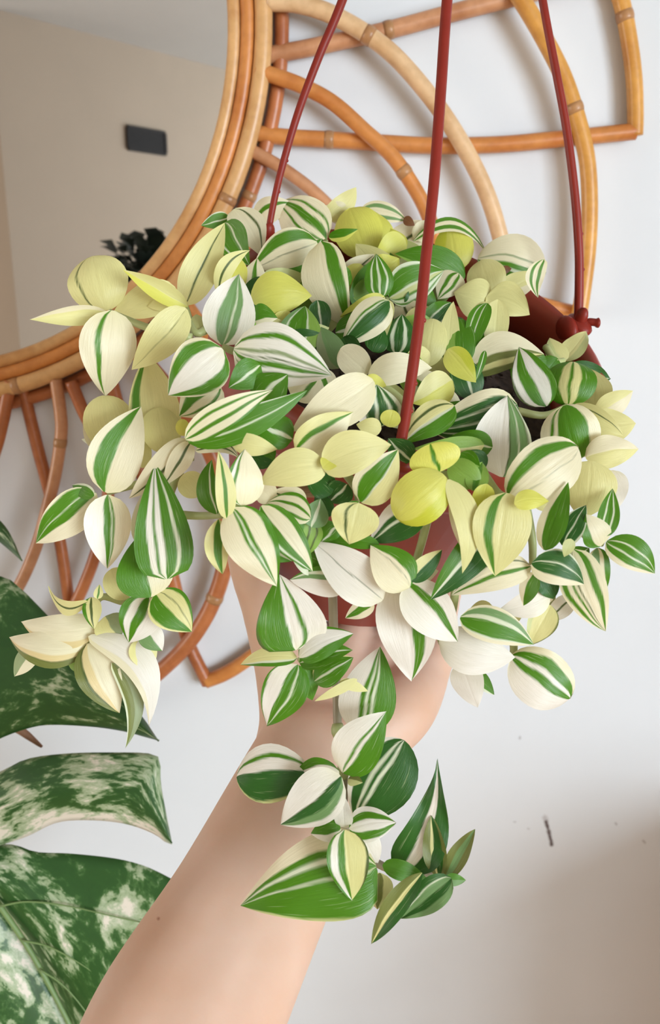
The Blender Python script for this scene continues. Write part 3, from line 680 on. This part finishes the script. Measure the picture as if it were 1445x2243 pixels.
LEAVES = [
 # far left, top
 (232, 680, 203, 561, 128, 1.0, 'P1.3g.25P6', 0, 10, .004, .16, -.2, 'r'), (236, 686, 65, 700, 42, 2, 'P3C1', 0, 0, -.01, .05, .5, 'l'),
 (246, 680, 230, 867, 118, 2, 'C5G.8C2', -8, 12, .012, .14, -.1), (405, 668, 492, 488, 76, 1.5, 'P4g.5P4', 0, 8, .004, .1, .25),
 (412, 672, 268, 590, 44, 2.2, 'Y2P2', 0, 0, -.008, .06, .5, 'l'), (408, 676, 288, 810, 80, 2, 'P4g.12P4', 6, -5, .004, .12, .1),
 (385, 632, 245, 690, 74, -1, 'P', 0, 0, .006), (400, 655, 322, 672, 36, -.5, 'P'), (440, 738, 430, 688, 48, 0, 'y'),
 (352, 985, 322, 775, 108, -1, 'P.3G.9P4', 0, 5, .004, .06), (252, 985, 225, 866, 106, -1, 'P', 0, 0, .004, .12, -.2, 'r'),
 (235, 990, 188, 905, 46, -1.4, 'C1M2C1', 6), (222, 975, 178, 962, 16, -.6, 'w'), (362, 992, 345, 892, 84, .2, 'P', 0, 0, .004, .1, -.2, 'r'), (312, 1025, 318, 950, 34, .3, 'P'),
 # front rosette upper left
 (487, 756, 523, 600, 112, 2.6, 'W2.2S2.0w.3S1W2.2', 0, 0, .004, .08, .1), (487, 764, 368, 866, 122, 3.4, 'C.3G1.6W4G1.8C.5', 0, -4, .003, .10, -.05),
 (512, 764, 727, 822, 138, 3.2, 'W1.5G.8W1.5M.6W.5g.2W.3G.8W.6M.4W1.5', 8, 5, .003, .08, -.1), (478, 838, 392, 912, 92, 1.0, 'C1G.4C1G1.6C1'),
 (548, 668, 683, 648, 96, 1.2, 'Y', 14, 10, .004, .14, -.2), (548, 702, 608, 697, 50, .6, 'G2C1', 8), (648, 775, 668, 670, 92, 0, 'S1w.3G3w.3L2'),
 (744, 806, 702, 716, 62, -.4, 'M1S2'), (492, 488, 546, 582, 72, 0, 'G2w.25G2w.2G1', 0, -20), (502, 476, 440, 494, 34, .6, 'G1w.2G1w.2'),
 (512, 458, 572, 562, 72, 1.0, 'C1g.3C3', 6), (556, 486, 645, 446, 54, .2, 'C1G.6C2', 8), (478, 645, 548, 548, 40, 1.4, 'Pg.3P', 26), (502, 645, 515, 560, 64, .6, 'Y', 0, 0, .004, .1, -.2, 'r'),
 # top
 (714, 526, 610, 440, 108, 2.4, 'C2G.35C.8G1C.6G.35C.9', 0, -8, .010, .14, -.1), (694, 530, 552, 592, 82, 2, 'C2g.12C1.2G1.6C.4', -12, 0, .006, .12, -.15),
 (702, 530, 764, 720, 100, 3.2, 'C.5G1.5C3.5', -14, -6, .010, .16, -.15), (692, 562, 732, 688, 58, 1.8, 'C1G.7C1.6', 6), (720, 520, 784, 502, 26, 2.8, 'G2Y1'),
 (715, 478, 780, 410, 48, 0, 'P', -6), (805, 562, 766, 456, 104, .6, 'Y', 0, 0, .006, .12, -.2, 'r'), (835, 556, 820, 462, 66, .3, 'Y'),
 (788, 462, 892, 484, 44, -.6, 'C.5S.6C1S.6C.5', 10), (884, 478, 908, 494, 20, -.4, 'K'), (886, 522, 818, 578, 58, .4, 'Y', -6), (905, 528, 1066, 556, 30, .2, 'G.6C.6G.6C.4', 46, 25),
 (1002, 592, 986, 496, 84, -.4, 'B1Y2', 0, 0, .004, .1, -.2, 'r'), (1018, 608, 864, 556, 62, 1.2, 'L.4G2', -14), (1004, 598, 958, 656, 60, .6, 'C1G.4C.5G.5C1'),
 (870, 560, 850, 500, 60, -.5, 'Y'), (760, 470, 705, 455, 46, -.6, 'C1G.3C1'), (660, 470, 590, 455, 46, -.6, 'P'), (905, 520, 960, 488, 44, -.6, 'C'),
 # small green rosette
 (834, 652, 823, 556, 62, 3, 'G1w.35G1w.45G1w.35G1', 0, 0, .002, .1, -.1), (852, 652, 972, 592, 88, 2.7, 'w.4G2.2w.3y.7G.3w.6G.3w.4', 6, 6, .004, .12),
 (852, 660, 748, 758, 78, 2.6, 'C1.2D2.2w.3G.3C1.2', 0, -6, .004, .12, -.2), (852, 658, 846, 738, 40, 3.2, 'P', -8), (842, 650, 744, 694, 44, 2.2, 'Y1g.25Y1'),
 (828, 602, 874, 566, 64, 1.2, 'Y'), (932, 722, 988, 662, 64, .9, 'G1w.2D1w.2G1'), (868, 775, 880, 688, 76, .2, 'D1w.4D1w.4D1'), (815, 770, 840, 720, 50, -.2, 'D'), (905, 690, 940, 620, 70, -.2, 'D1G1'),
 (932, 802, 950, 698, 74, .7, 'P', 0, 0, .004, .1, -.2, 'r'), (1012, 802, 1005, 698, 64, .9, 'L1G2', 0, 0, .004, .1, 0, 'r'), (986, 790, 993, 660, 44, 2.2, 'P', 6), (980, 765, 1042, 838, 58, 2.7, 'B1Y2'),
 (990, 832, 902, 884, 74, 1.5, 'Y1P1'), (940, 770, 880, 800, 50, .5, 'P'),
 # upper right cluster
 (1078, 648, 1052, 570, 84, 2.2, 'P', 0, 0, .004, .1, -.2, 'r'), (1096, 642, 1186, 600, 54, 2.5, 'P2C1'), (1066, 648, 1160, 690, 74, 2.2, 'P', 10), (1072, 664, 994, 640, 86, 1.2, 'P'),
 (1072, 662, 1034, 738, 50, 1.6, 'P'), (1066, 664, 1030, 786, 46, 2.7, 'G2w.2G1w.2G1', -8), (1090, 656, 1078, 794, 54, 3.0, 'P'), (1046, 566, 1196, 596, 92, 1.0, 'C3M.25C.8G.7w.4G1', 16, 10, .004, .16, -.2, 'r'),
 (1190, 568, 1178, 652, 40, .2, 'C.5G.4C.5G.4C.5', -18, 20), (1090, 600, 1122, 584, 18, 2.0, 'K'), (1110, 640, 1150, 560, 40, .6, 'C'),
 (1030, 806, 1192, 776, 86, .4, 'C2.4O.9P.7O.8', 22, 12), (1062, 768, 1040, 838, 16, 2, 'G1w.3G1'), (1232, 792, 1284, 726, 48, 0, 'P2y1', -4, 20), (1236, 792, 1203, 740, 44, -.2, 'y1P1', 6, -20),
 # right rosette
 (1243, 888, 1254, 792, 110, 3.2, 'G2.1P1.1G.5P1.1G2', 0, 0, .006, .16, -.25, 'r'), (1196, 890, 1136, 760, 86, 2.2, 'g.25W.8G1.5W1.6G.9', 6, -8, .006, .12, .05), (1236, 888, 1268, 1006, 126, 3.1, 'C1.1G3C.4G.35C.9', -4, 0, .008, .18, -.25, 'r'),
 (1250, 890, 1366, 956, 40, 3.8, 'P1g.2P2', 12), (1300, 900, 1286, 806, 78, 1.9, 'P', -6), (1306, 908, 1386, 856, 54, 2.6, 'P1C1'), (1282, 1002, 1398, 984, 72, 3.0, 'C1P1', 4), (1296, 940, 1392, 928, 76, 1.6, 'P'), (1300, 930, 1264, 990, 60, 1.4, 'Y'),
 (1294, 1010, 1272, 1138, 114, 1.8, 'P', 6, 0, .008, .12, -.2), (1338, 1030, 1350, 1118, 62, .5, 'W'), (1100, 1045, 1111, 866, 122, 2.6, 'W5g.2S1w.2S1g.2w.4', 10, -12, .006, .08, .2), (1134, 890, 941, 942, 124, 1.8, 'C.7D1.4w.2D1w.2D1w.2D1C1.2', 10, 0, .006, .14, -.2),
 (1078, 980, 982, 958, 60, 1.0, 'G1w.2G1'), (1114, 1092, 1266, 980, 128, 4.2, 'C1.1G1.6C2.2g.08C3', 6, -8, .004, .14, -.15, 'r'), (1110, 1080, 1084, 1262, 124, 4.6, 'P5G1.3P1.7', -4, 10, .006, .10, .0), (1126, 1102, 1202, 1098, 44, 5.2, 'Y', 6, 20),
 (1192, 1205, 1244, 1056, 60, 3.2, 'C.7G2', 0, 15), (1232, 1195, 1283, 1106, 52, 2.6, 'w.2D1w.15D1w.2'), (1200, 1120, 1190, 1060, 60, 1.2, 'P'),
 # right trailing
 (1316, 1196, 1283, 1126, 62, 2.0, 'G.8C2'), (1324, 1175, 1341, 1070, 46, 2.2, 'G1w.3G1w.3G1'), (1328, 1186, 1434, 1256, 72, 2.6, 'G1.2w.2G.8w.2G.8C.6', 10, 0, .004, .14),
 (1254, 1204, 1326, 1383, 96, 2.8, 'C.8G.8C1.3g.2C.3G.3C.5G.6C.4', -8, 0, .006, .10), (1308, 1200, 1322, 1305, 50, 1.6, 'G.5C.4S1C.3', -6), (1164, 1234, 1279, 1280, 78, 3.8, 'w.15D1.5w.2D1.5C1.2', 14, 0, .004, .12),
 (1162, 1240, 988, 1304, 78, 3.3, 'C1.5G.5C1g.25C1', -14, 0, .004, .1), (1172, 1254, 1146, 1327, 42, 4.2, 'G1.5C.8'), (1190, 1260, 1212, 1312, 50, 1.6, 'D'), (1088, 1150, 942, 1314, 78, 2.2, 'D1.6w.4G1.3', 0, 8), (1100, 1200, 1060, 1270, 60, .8, 'D'),
 (1204, 1300, 1090, 1338, 60, 1.6, 'W3', 6), (1206, 1326, 1158, 1414, 62, 2.2, 'O.3P4y.8', 0), (1254, 1308, 1192, 1362, 44, .8, 'W1g.2W1'), (1140, 1325, 1092, 1375, 44, 1.2, 'P1G1'), (1008, 1352, 1169, 1412, 78, 3.2, 'C.3S.8w.5G1.6w.2C.4', 10, 0, .004, .1),
 (962, 1402, 1128, 1440, 98, 2.0, 'W', -10, 0, .004, .12), (1010, 1450, 1046, 1550, 70, 1.2, 'W', 0), (1034, 1470, 1082, 1522, 34, .8, 'G1w.3'), (1120, 1438, 1248, 1530, 126, 2.2, 'C1G1.3W.6G1W2.6', -2, 0, .002, .12, -.2, 'r'),
 (1080, 1330, 1020, 1360, 50, .6, 'P'), (1250, 1180, 1235, 1220, 26, 4.2, 'y'), (1240, 1240, 1290, 1200, 50, 1.2, 'G1w.2G1'), (1215, 1290, 1160, 1300, 50, .8, 'C'),
 # lower centre
 (838, 1314, 684, 1186, 104, 2.6, 'W2g.08W2', 0, 0, .004, .08), (897, 1286, 811, 1194, 96, 3.2, 'C3.6g.1C.6G2', 0, -5, .004, .1), (868, 1284, 901, 1492, 128, 2.6, 'W1.1G1.3W3.5', 10, 0, .006, .08), (888, 1278, 1002, 1406, 104, 3.6, 'W1.6G1W3', 0, 0, .006, .12),
 (762, 1278, 634, 1270, 68, 2.0, 'W2S.6w.4G.6', -4), (818, 1318, 756, 1354, 40, 1.8, 'C1G1.2C1'), (898, 1272, 968, 1204, 46, 3.2, 'P1D1.2', 0), (930, 1110, 810, 1188, 84, 1.6, 'D1.6w.25D.5W1', 0), (974, 1042, 868, 1136, 116, 3.8, 'B1Y3', 0, 0, .004, .16, -.25, 'r'),
 (962, 1034, 942, 972, 112, 3.2, 'Y2G.4Y2', 0, 0, .0, .1, -.1, 'r'), (982, 1050, 1012, 1257, 56, 3.9, 'P', 22, 20), (1000, 1060, 1030, 1225, 34, 3.2, 'P1C1', -8), (1048, 1062, 984, 1014, 62, 2.0, 'L', 0, 0, .004, .1, 0, 'r'), (1036, 1075, 1056, 1012, 50, 2.4, 'L1G.8L1'),
 (1066, 1060, 1044, 1152, 48, 3.2, 'B'), (1075, 1160, 1060, 1240, 60, .8, 'P'), (830, 1192, 696, 1180, 34, 1.5, 'G'), (905, 1270, 960, 1250, 40, 1.4, 'C'),
 # centre
 (818, 834, 638, 944, 102, 3.2, 'C', 6, 0, .004, .1), (806, 818, 745, 764, 66, 2.2, 'C', 0, 0, .004, .1, 0, 'r'), (806, 824, 946, 806, 68, 3.2, 'C', 10, 0, .004, .12), (800, 828, 846, 846, 30, 3.8, 'Y'), (830, 935, 824, 842, 98, 1.2, 'W1D1w.4D1w.4D.6w.5'),
 (648, 988, 774, 902, 84, 2.2, 'P1G.5C2'), (406, 962, 598, 854, 64, 3.2, 'C.5G.3C.7G.4C.7G.3', 6, 0, .004, .1), (412, 968, 674, 854, 70, 2.2, 'w.2G2w.25G2', -14, 0, .004, .08), (402, 955, 398, 918, 30, 3.6, 'Y', 0, 0, 0, .1, -.2, 'r'), (410, 962, 282, 1092, 62, 2.6, 'C1g.3C1.5', 4),
 (418, 968, 358, 1064, 48, 2.3, 'C1g.3C1'), (428, 985, 524, 1004, 40, 3.2, 'C.5g.25C.5g.25C.5', 24), (508, 966, 608, 984, 48, 2.2, 'P'), (560, 982, 602, 924, 64, 1.2, 'L1P2'), (714, 1020, 568, 1060, 84, 3.2, 'P', -14, 0, .004, .12, -.1), (704, 1022, 857, 974, 94, 3.4, 'P', 12, 0, .004, .12, .1), (706, 1025, 742, 1010, 34, 4.2, 'Y', 4, 30),
 (474, 1126, 464, 1006, 48, 3, 'G2w.25G1', 14), (496, 1136, 478, 988, 44, 3.6, 'P1G.5P1', -4), (530, 1108, 536, 984, 84, 3.2, 'G.35W.4G.35C3', 0), (478, 1138, 487, 1258, 52, 3.2, 'P.8G1P1', -8, 0, .004, .06, .2, 'n', .14), (508, 1112, 606, 1284, 112, 4.2, 'G.8C2G.5w.3G.4C3', 0, 0, .006, .12, -.1, 'o', .10),
 (572, 1108, 685, 1252, 74, 3.5, 'G.6C1.5G.9w.3G.3', 4, 0, .006, .1), (680, 1136, 582, 1102, 62, 2.6, 'C.5G.3C.6G.3C.6G.3', -10), (676, 1138, 662, 1222, 66, 2.0, 'L.5g.2L.5g.2L.5G1'), (682, 1155, 702, 1092, 58, 2.0, 'S1w.3S1'),
 (786, 1100, 742, 1166, 60, 3.2, 'G1w.2G1', 12), (786, 1102, 764, 1192, 104, 3.7, 'P3g.3P1.2', 0, 0, .004, .1, 0, 'o'), (790, 1100, 872, 984, 90, 2.2, 'C1G1.9w.2P2', 0), (994, 888, 878, 972, 74, 1.5, 'G1w.2P.5g.2P.5', 0), (850, 935, 860, 898, 44, 2.0, 'Y', 0, 0, 0, .1, 0, 'r'), (835, 940, 780, 930, 40, 1.8, 'P'),
 (1060, 975, 900, 985, 50, .3, 'P1L1'), (725, 1130, 690, 1080, 40, 1.2, 'D'), (640, 1160, 690, 1210, 60, 1.0, 'D1w.2G1'), (600, 1095, 560, 1060, 50, 1.2, 'C'), (440, 1085, 400, 1040, 60, .6, 'P', 0, 0, .004, .1, 0, 'r'), (560, 1180, 640, 1230, 60, 1.8, 'G1w.3G1'), (700, 1240, 640, 1225, 50, 1.0, 'w.3G1'),
 # between, over the front-left rim
 (640, 962, 556, 925, 74, 1.0, 'G1w.3G1'), (560, 882, 630, 820, 84, .6, 'G1w.3G1'), (600, 1010, 545, 985, 60, .8, 'D1G1'), (726, 1082, 670, 1036, 60, .8, 'D'), (668, 1112, 596, 1076, 64, 1.6, 'C1g.3C1'), (570, 800, 500, 850, 66, .6, 'G1w.2G1'), (640, 870, 700, 815, 76, .8, 'C2G.5C1'), (700, 780, 640, 800, 70, 1.0, 'L1G1'),
 (760, 1060, 720, 1100, 60, 1.0, 'D1w.2D1'), (830, 1075, 800, 1020, 60, .9, 'C1G1'), (900, 1010, 850, 960, 60, .9, 'D1w.2D1'), (1000, 1000, 1050, 1040, 66, 1.2, 'G'), (1060, 1030, 1010, 990, 60, .9, 'D'), (740, 1150, 700, 1190, 60, 1.0, 'G1w.2G1'), (520, 930, 470, 900, 60, .8, 'G1C1'),
 # left
 (230, 1078, 309, 890, 114, 3.2, 'C1G1.9C3', 10, 0, .006, .1, .05), (208, 1078, 78, 1190, 90, 3.2, 'C2G1w.1G1.3C.2', 0, 0, .004, .1), (236, 1084, 235, 1246, 98, 3, 'C2.2G.3w.2G1W2.6', 0, 0, .006, .1), (206, 1086, 158, 1063, 32, 3.8, 'G1w.2'), (366, 1268, 340, 1016, 124, 3.3, 'G1.5W.8G.4W.8G1.4w.5G1.7', 0, 0, .004, .06, .0, 'w'), (312, 1195, 322, 1066, 60, 2.0, 'C'),
 (330, 1308, 296, 1181, 120, 3.6, 'G3w.1C2.6', 0, 0, .004, .12, -.05, 'o'), (340, 1300, 420, 1384, 90, 3.7, 'G.4P1g.12P1G2P.4', 0, 0, .004, .12), (326, 1308, 282, 1408, 92, 3.2, 'W2.2G1.2W1G.8', 0, 0, .004, .12, 0, 'o'), (316, 1376, 356, 1426, 54, 2.0, 'W1S1'), (278, 1312, 243, 1246, 64, 1.0, 'P', 0, 0, .004, .1, 0, 'r'),
 (192, 1318, 106, 1284, 30, 2.6, 'Pg.3P', 30, 30), (213, 1312, 218, 1280, 20, 2.6, 'P1G.5P1'), (200, 1308, 206, 1378, 40, 2.2, 'P1g.3P.4G.4'), (218, 1372, 46, 1362, 76, 1.6, 'T1C4', 16, 0, .004, .12, -.2), (192, 1416, 20, 1396, 80, 2.6, 'O1g.15T1C4', 16, 0, .004, .16, -.2), (78, 1412, 32, 1482, 44, 1.2, 'C1M1'), (140, 1430, 90, 1410, 40, 2.4, 'O1y1'),
 (192, 1410, 262, 1562, 92, 2.9, 'C3T1g.3O1', -6, 0, .004, .12, 0, 'o', .08), (196, 1392, 326, 1590, 72, 3.2, 'W4C1', 56, 0, .006, .12, -.1), (246, 1452, 274, 1640, 44, 3.4, 'M1O1w.3', 30, 20, .004, .06, .3), (155, 1432, 200, 1470, 46, 2.4, 'G1L1'), (300, 1400, 330, 1470, 60, 1.2, 'P'), (230, 1350, 262, 1400, 70, .8, 'M1P1'),
 # lower rosette on the hanging stem
 (648, 1424, 612, 1258, 152, 2.6, 'g.1G2.5W1G.4W1.8', 0, 0, .004, .06, 0, 'w'), (655, 1440, 774, 1388, 68, 3.8, 'G.5W2G1.2', 8), (656, 1452, 772, 1424, 58, 3.4, 'G1w.2G1', 4), (688, 1492, 774, 1440, 62, 3.2, 'P.3G1w.2G1', 0), (650, 1440, 526, 1456, 44, 3.8, 'G.5w.3P2', -6), (652, 1456, 584, 1590, 98, 3.7, 'G1.5w.2G.9W1.5G.2', 0, 0, .004, .1), (660, 1458, 684, 1534, 50, 3.2, 'G'),
 (782, 1488, 688, 1536, 22, 3.8, 'P'), (744, 1492, 806, 1514, 24, 3.9, 'P'), (788, 1604, 832, 1416, 122, 1.4, 'W2.2G.5w.3G.3w.3G2', 0, 0, .002, .06),
 (750, 1692, 846, 1558, 106, 4.2, 'W3G.4W.5G2.6', 6, 0, .002, .1), (746, 1700, 614, 1806, 112, 4.4, 'W.8S1D1.2g.1W3', 4, 0, .002, .1), (690, 1696, 518, 1702, 122, 2.2, 'y.3D3W1.2G.5W.9', -6, 0, .002, .14, -.2, 'b'), (742, 1690, 642, 1708, 66, 3.2, 'W2G.7', -10), (778, 1800, 886, 1622, 142, 2.2, 'W.6D1w.3D.3w.3D2.5', 0, 0, .002, .1, -.1, 'b'),
 (884, 1908, 957, 1664, 104, 2.8, 'D1W.6D1', -24, 0, .0, .06, .15, 'v', .2), (762, 1706, 794, 1714, 26, 4.6, 'O1y1'), (755, 1814, 752, 1742, 40, 4.6, 'W'), (764, 1815, 868, 1802, 74, 4.7, 'W.6G.8W1.2G.8W.3', 4), (755, 1818, 771, 1972, 90, 5.2, 'g.2P2G.7W.7G.4', 0, 0, .002, .1), (746, 1814, 680, 1826, 50, 4.2, 'W1G2'), (790, 1820, 828, 1890, 56, 3.6, 'W'), (745, 1840, 700, 1850, 40, 3.2, 'W'),
 (824, 1898, 526, 1984, 182, 2.8, 'y.15G2.6w.2G.9w.4G.6C1.3', -10, 0, .002, .08, -.1, 'w'), (960, 1922, 944, 1786, 50, 3, 'O1P.4D1O.5', 0, 10, .002, .05, .3, 'n', .12), (974, 1928, 1040, 1816, 42, 3.2, 'O1S1O1', 0, 10, .002, .05, .3, 'n', .12), (988, 1924, 878, 2012, 66, 3.3, 'S1D1S1w.2D1', 0, 0, .002, .06, .2, 'o', .14), (924, 1912, 813, 2068, 50, 3.6, 'D1P.4O1', -6, 0, .002, .06, .2, 'n', .14),
 (832, 1912, 826, 1992, 62, 2.6, 'y1O1T1'), (838, 1894, 936, 1926, 42, 2.8, 'G'), (975, 1925, 1020, 1928, 26, 3.4, 'G1S1'),
]
for L in LEAVES:
    leaf(*[(x if x != 'c.1' else x) for x in L])
# leaves deeper in the tuft, filling the pot between the ones above
rf = random.Random(21); nf = 0
pats = ['G1w.3G1', 'P', 'L', 'D1w.2D1', 'Y', 'C1G.5C1', 'G', 'y', 'D', 'C1g.2C1']
for i in range(64):
    t = rf.uniform(0, 2 * math.pi); r_ = 0.082 * math.sqrt(rf.random())
    if -0.25 < t < 0.75 or t > 6.0: 
        if r_ > 0.04: continue
    c = PC - PN * 0.004 + r_ * (PA * math.cos(t) + PBv * math.sin(t)); q = c - CAM; dz = q.dot(FWD)
    px = CXP + FPX * q.dot(RGT) / dz; py = CYP - FPX * q.dot(UPV) / dz
    an = rf.uniform(0, 6.28); L_ = rf.uniform(80, 130)
    leaf(px, py, px + math.cos(an) * L_, py + math.sin(an) * L_, L_ * 0.6, rf.uniform(-3.5, -1.2), rf.choice(pats))
# stems
def stem(px, r0, r1, mat='stem', off=0.004, ds=None):
    pts = [P(a, b_, depth0(a, b_) + off if ds is None else ds[i]) for i, (a, b_) in enumerate(px)]
    c = crom(pts, 6); o = adopt(tube('stem', c, np.linspace(r0, r1, len(c)), M[mat], seg=8), plant); return o, c
def stem_node(o, c, i, r):
    d = nrm(c[i + 1] - c[i - 1]); n_ = tube('stem_node', [c[i] - d * .003, c[i] - d * .001, c[i] + d * .001, c[i] + d * .003], [r, r * 1.35, r * 1.35, r], M['stem'], seg=8)
    n_.parent = o
o, c = stem([(700, 1120), (722, 1210), (728, 1300), (731, 1390), (737, 1500), (740, 1600), (752, 1692), (756, 1812), (800, 1868), (850, 1902), (955, 1922)], .0021, .0018, 'stem_dull', ds=[.36, .345, .352, .358, .362, .358, .352, .346, .345, .345, .342])
stem_node(o, c, 30, .0022); stem_node(o, c, 36, .0022)
for px in ([(560, 760), (520, 770), (487, 760)], [(470, 700), (430, 730), (405, 670)], [(420, 740), (330, 720), (240, 684)], [(690, 620), (705, 580), (713, 528)], [(820, 720), (850, 700), (846, 655)],
           [(1080, 760), (1085, 700), (1075, 650)], [(1130, 900), (1190, 910), (1243, 890)], [(900, 900), (860, 860), (812, 830)], [(500, 900), (440, 930), (412, 965)], [(415, 968), (395, 1030), (372, 1085), (355, 1190), (332, 1304)],
           [(420, 1000), (330, 1050), (236, 1078)], [(330, 1304), (275, 1318), (215, 1312), (195, 1410)], [(400, 1128), (440, 1130), (490, 1128)], [(800, 1000), (760, 1010), (708, 1022)], [(760, 1040), (780, 1070), (786, 1100)],
           [(640, 1090), (660, 1120), (678, 1140)], [(560, 1060), (545, 1090), (510, 1115)], [(940, 1120), (920, 1200), (893, 1278)], [(930, 1070), (960, 1040), (990, 1048), (1010, 1080)], [(1060, 1040), (1090, 1080), (1114, 1090)],
           [(1150, 1100), (1165, 1180), (1166, 1235)], [(1250, 1130), (1290, 1180), (1320, 1190)], [(720, 1380), (690, 1420), (655, 1448)], [(1000, 1260), (990, 1340), (965, 1400), (1010, 1450)], [(1200, 1260), (1208, 1300), (1206, 1330)],
           [(1120, 1380), (1125, 1420), (1120, 1440)], [(1195, 760), (1215, 790), (1234, 790)]):
    stem(px, .0019, .0015)
# dry old stems in the gap above the front rim
for k in range(5):
    adopt(tube('dry_stem', crom([P(585 + 8 * k, 1078 - 3 * k, .342), P(640, 1066 + 4 * k, .338 + .001 * k), P(712, 1058 + 7 * k, .341)], 6), .0010, plain('dry_stem_brown', rgb(150, 118, 84), .8, .3, 90) if k == 0 else bpy.data.materials['dry_stem_brown'], seg=6), plant)

# ------------------------------------------------------------------ marbled monstera beside the arm
mon = empty('monstera_plant', tuple(P(-160, 2300, 0.60))); tag(mon, 'large split monstera leaves marbled green and cream beside the arm', 'plant')
def resample(pts, n):
    c = crom(np.asarray(pts, float), 10); d = np.r_[0, np.cumsum(np.linalg.norm(np.diff(c, axis=0), axis=1))]
    t = np.linspace(0, d[-1], n); return np.stack([np.interp(t, d, c[:, i]) for i in range(c.shape[1])], 1)
def lobe_data(top, bot, n, m_, d0, d1, bulge, uvo, off, pale=0.0, pale_edge=None):
    A, B = resample(top, n), resample(bot, n); V, F, U, T = [], [], [], []
    for i in range(n):
        for j in range(m_):
            s = j / (m_ - 1); p = A[i] * (1 - s) + B[i] * s; t = i / (n - 1)
            d = d0 + (d1 - d0) * t - bulge * math.sin(math.pi * s) * (1 - 0.4 * t) + 0.004 * math.sin(3.1 * t + uvo)
            V.append(P(p[0], p[1], d)); U.append((t * 1.0 + uvo * 3.7, s + uvo * 1.3))
            k = pale + (pale_edge * max(0, (s - 0.72) / 0.28) if pale_edge else 0)
            T.append((k, k, k, 1))
    for i in range(n - 1):
        for j in range(m_ - 1):
            F.append((off + i * m_ + j, off + i * m_ + j + 1, off + (i + 1) * m_ + j + 1, off + (i + 1) * m_ + j))
    return V, F, U, T
def blade(name, lobes, parent):
    V, F, U, T = [], [], [], []
    for L in lobes:
        v, f, u, t = lobe_data(*L[:2], 34, 18, *L[2:6], len(V), *L[6:]); V += v; F += f; U += u; T += t
    o = adopt(mk(name, V, F, M['marble'], uv=U, col=T), parent)
    sl = o.modifiers.new('thickness', 'SOLIDIFY'); sl.thickness = 0.0007
    return o
mid = [(-250, 1480), (-190, 1640), (-110, 1810), (-20, 1955), (70, 2090), (160, 2260), (230, 2420)]
blade('leaf_blade', [
    ([(-230, 1330), (-120, 1262), (0, 1262), (46, 1290), (82, 1325), (140, 1385), (205, 1450), (262, 1512), (312, 1570), (348, 1623)],
     [(-215, 1560), (-150, 1690), (-60, 1650), (0, 1618), (60, 1596), (110, 1588), (200, 1592), (270, 1602), (315, 1614), (348, 1623)], .585, .56, .012, .10, -0.09),
    ([(-190, 1640), (-100, 1725), (0, 1690), (60, 1662), (150, 1650), (250, 1648), (325, 1650), (350, 1664), (353, 1720), (376, 1842)],
     [(-120, 1800), (-60, 1870), (0, 1852), (60, 1832), (125, 1802), (200, 1797), (275, 1805), (335, 1826), (362, 1845), (376, 1850)], .590, .565, .014, .62, -0.005, 0.24),
    ([(-110, 1810), (-40, 1845), (30, 1850), (80, 1866), (160, 1870), (270, 1884), (350, 1912), (430, 1965), (480, 2060)],
     [(-40, 1930), (0, 1985), (45, 2050), (90, 2120), (130, 2190), (190, 2310), (260, 2420), (330, 2380), (480, 2090)], .590, .575, .016, .33, -0.03),
    ([(-20, 1955), (0, 1988), (45, 2054), (90, 2125), (130, 2196), (190, 2320), (240, 2430)],
     [(-200, 1990), (-230, 2060), (-220, 2150), (-190, 2250), (-150, 2340), (-60, 2430), (60, 2480)], .592, .60, .014, .91, 0.03),
], mon)
adopt(tube('midrib', [P(a, b_, .578) for a, b_ in crom(mid, 6)], [0.0028 * (1 - .5 * i / 36) for i in range(37)], plain('midrib_green', rgb(112, 138, 84), 0.5, .1, 40)), mon)
for vx in ([(0, 1985), (60, 1975), (150, 1985), (260, 2010), (350, 2030)], [(50, 2060), (110, 2075), (190, 2120), (250, 2170)], [(90, 2125), (140, 2160), (190, 2220), (220, 2280)]):
    pts = [P(a, b_, .5745) for a, b_ in crom(vx, 5)]
    adopt(tube('side_vein', pts, [0.0008 * (1 - .7 * i / len(pts)) for i in range(len(pts))], bpy.data.materials['midrib_green'], seg=6), mon)
blade('leaf_blade', [([(-260, 1010), (-120, 1070), (-40, 1110), (0, 1140), (24, 1172), (48, 1226)], [(-260, 1180), (-140, 1150), (-60, 1160), (-10, 1182), (20, 1205), (48, 1230)], .60, .585, .008, .15, -0.06)], mon)
adopt(tube('leaf_stalk', crom([P(-250, 1480, .60), P(-330, 1700, .62), P(-380, 2100, .64), P(-380, 2700, .66)], 8), 0.006, bpy.data.materials['midrib_green']), mon)
adopt(tube('leaf_stalk', crom([P(-260, 1100, .60), P(-360, 1400, .63), P(-420, 2000, .66), P(-400, 2700, .67)], 8), 0.005, bpy.data.materials['midrib_green']), mon)
rootm = plain('aerial_root_brown', rgb(150, 110, 84), 0.7, .2, 60)
adopt(tube('aerial_root', crom([P(-40, 1560, .60), P(0, 1575, .60), P(45, 1600, .605), P(92, 1636, .61)], 6), [0.003] * 6 + [0.0034] * 6 + [.0032, .003, .0028, .0024, .002, .0016, .0010], rootm), mon)
adopt(tube('aerial_root', crom([P(20, 1770, .60), P(50, 1795, .60), P(72, 1825, .605)], 6), [0.0028] * 6 + [.0028, .0026, .0024, .002, .0016, .0012, .0008], rootm), mon)
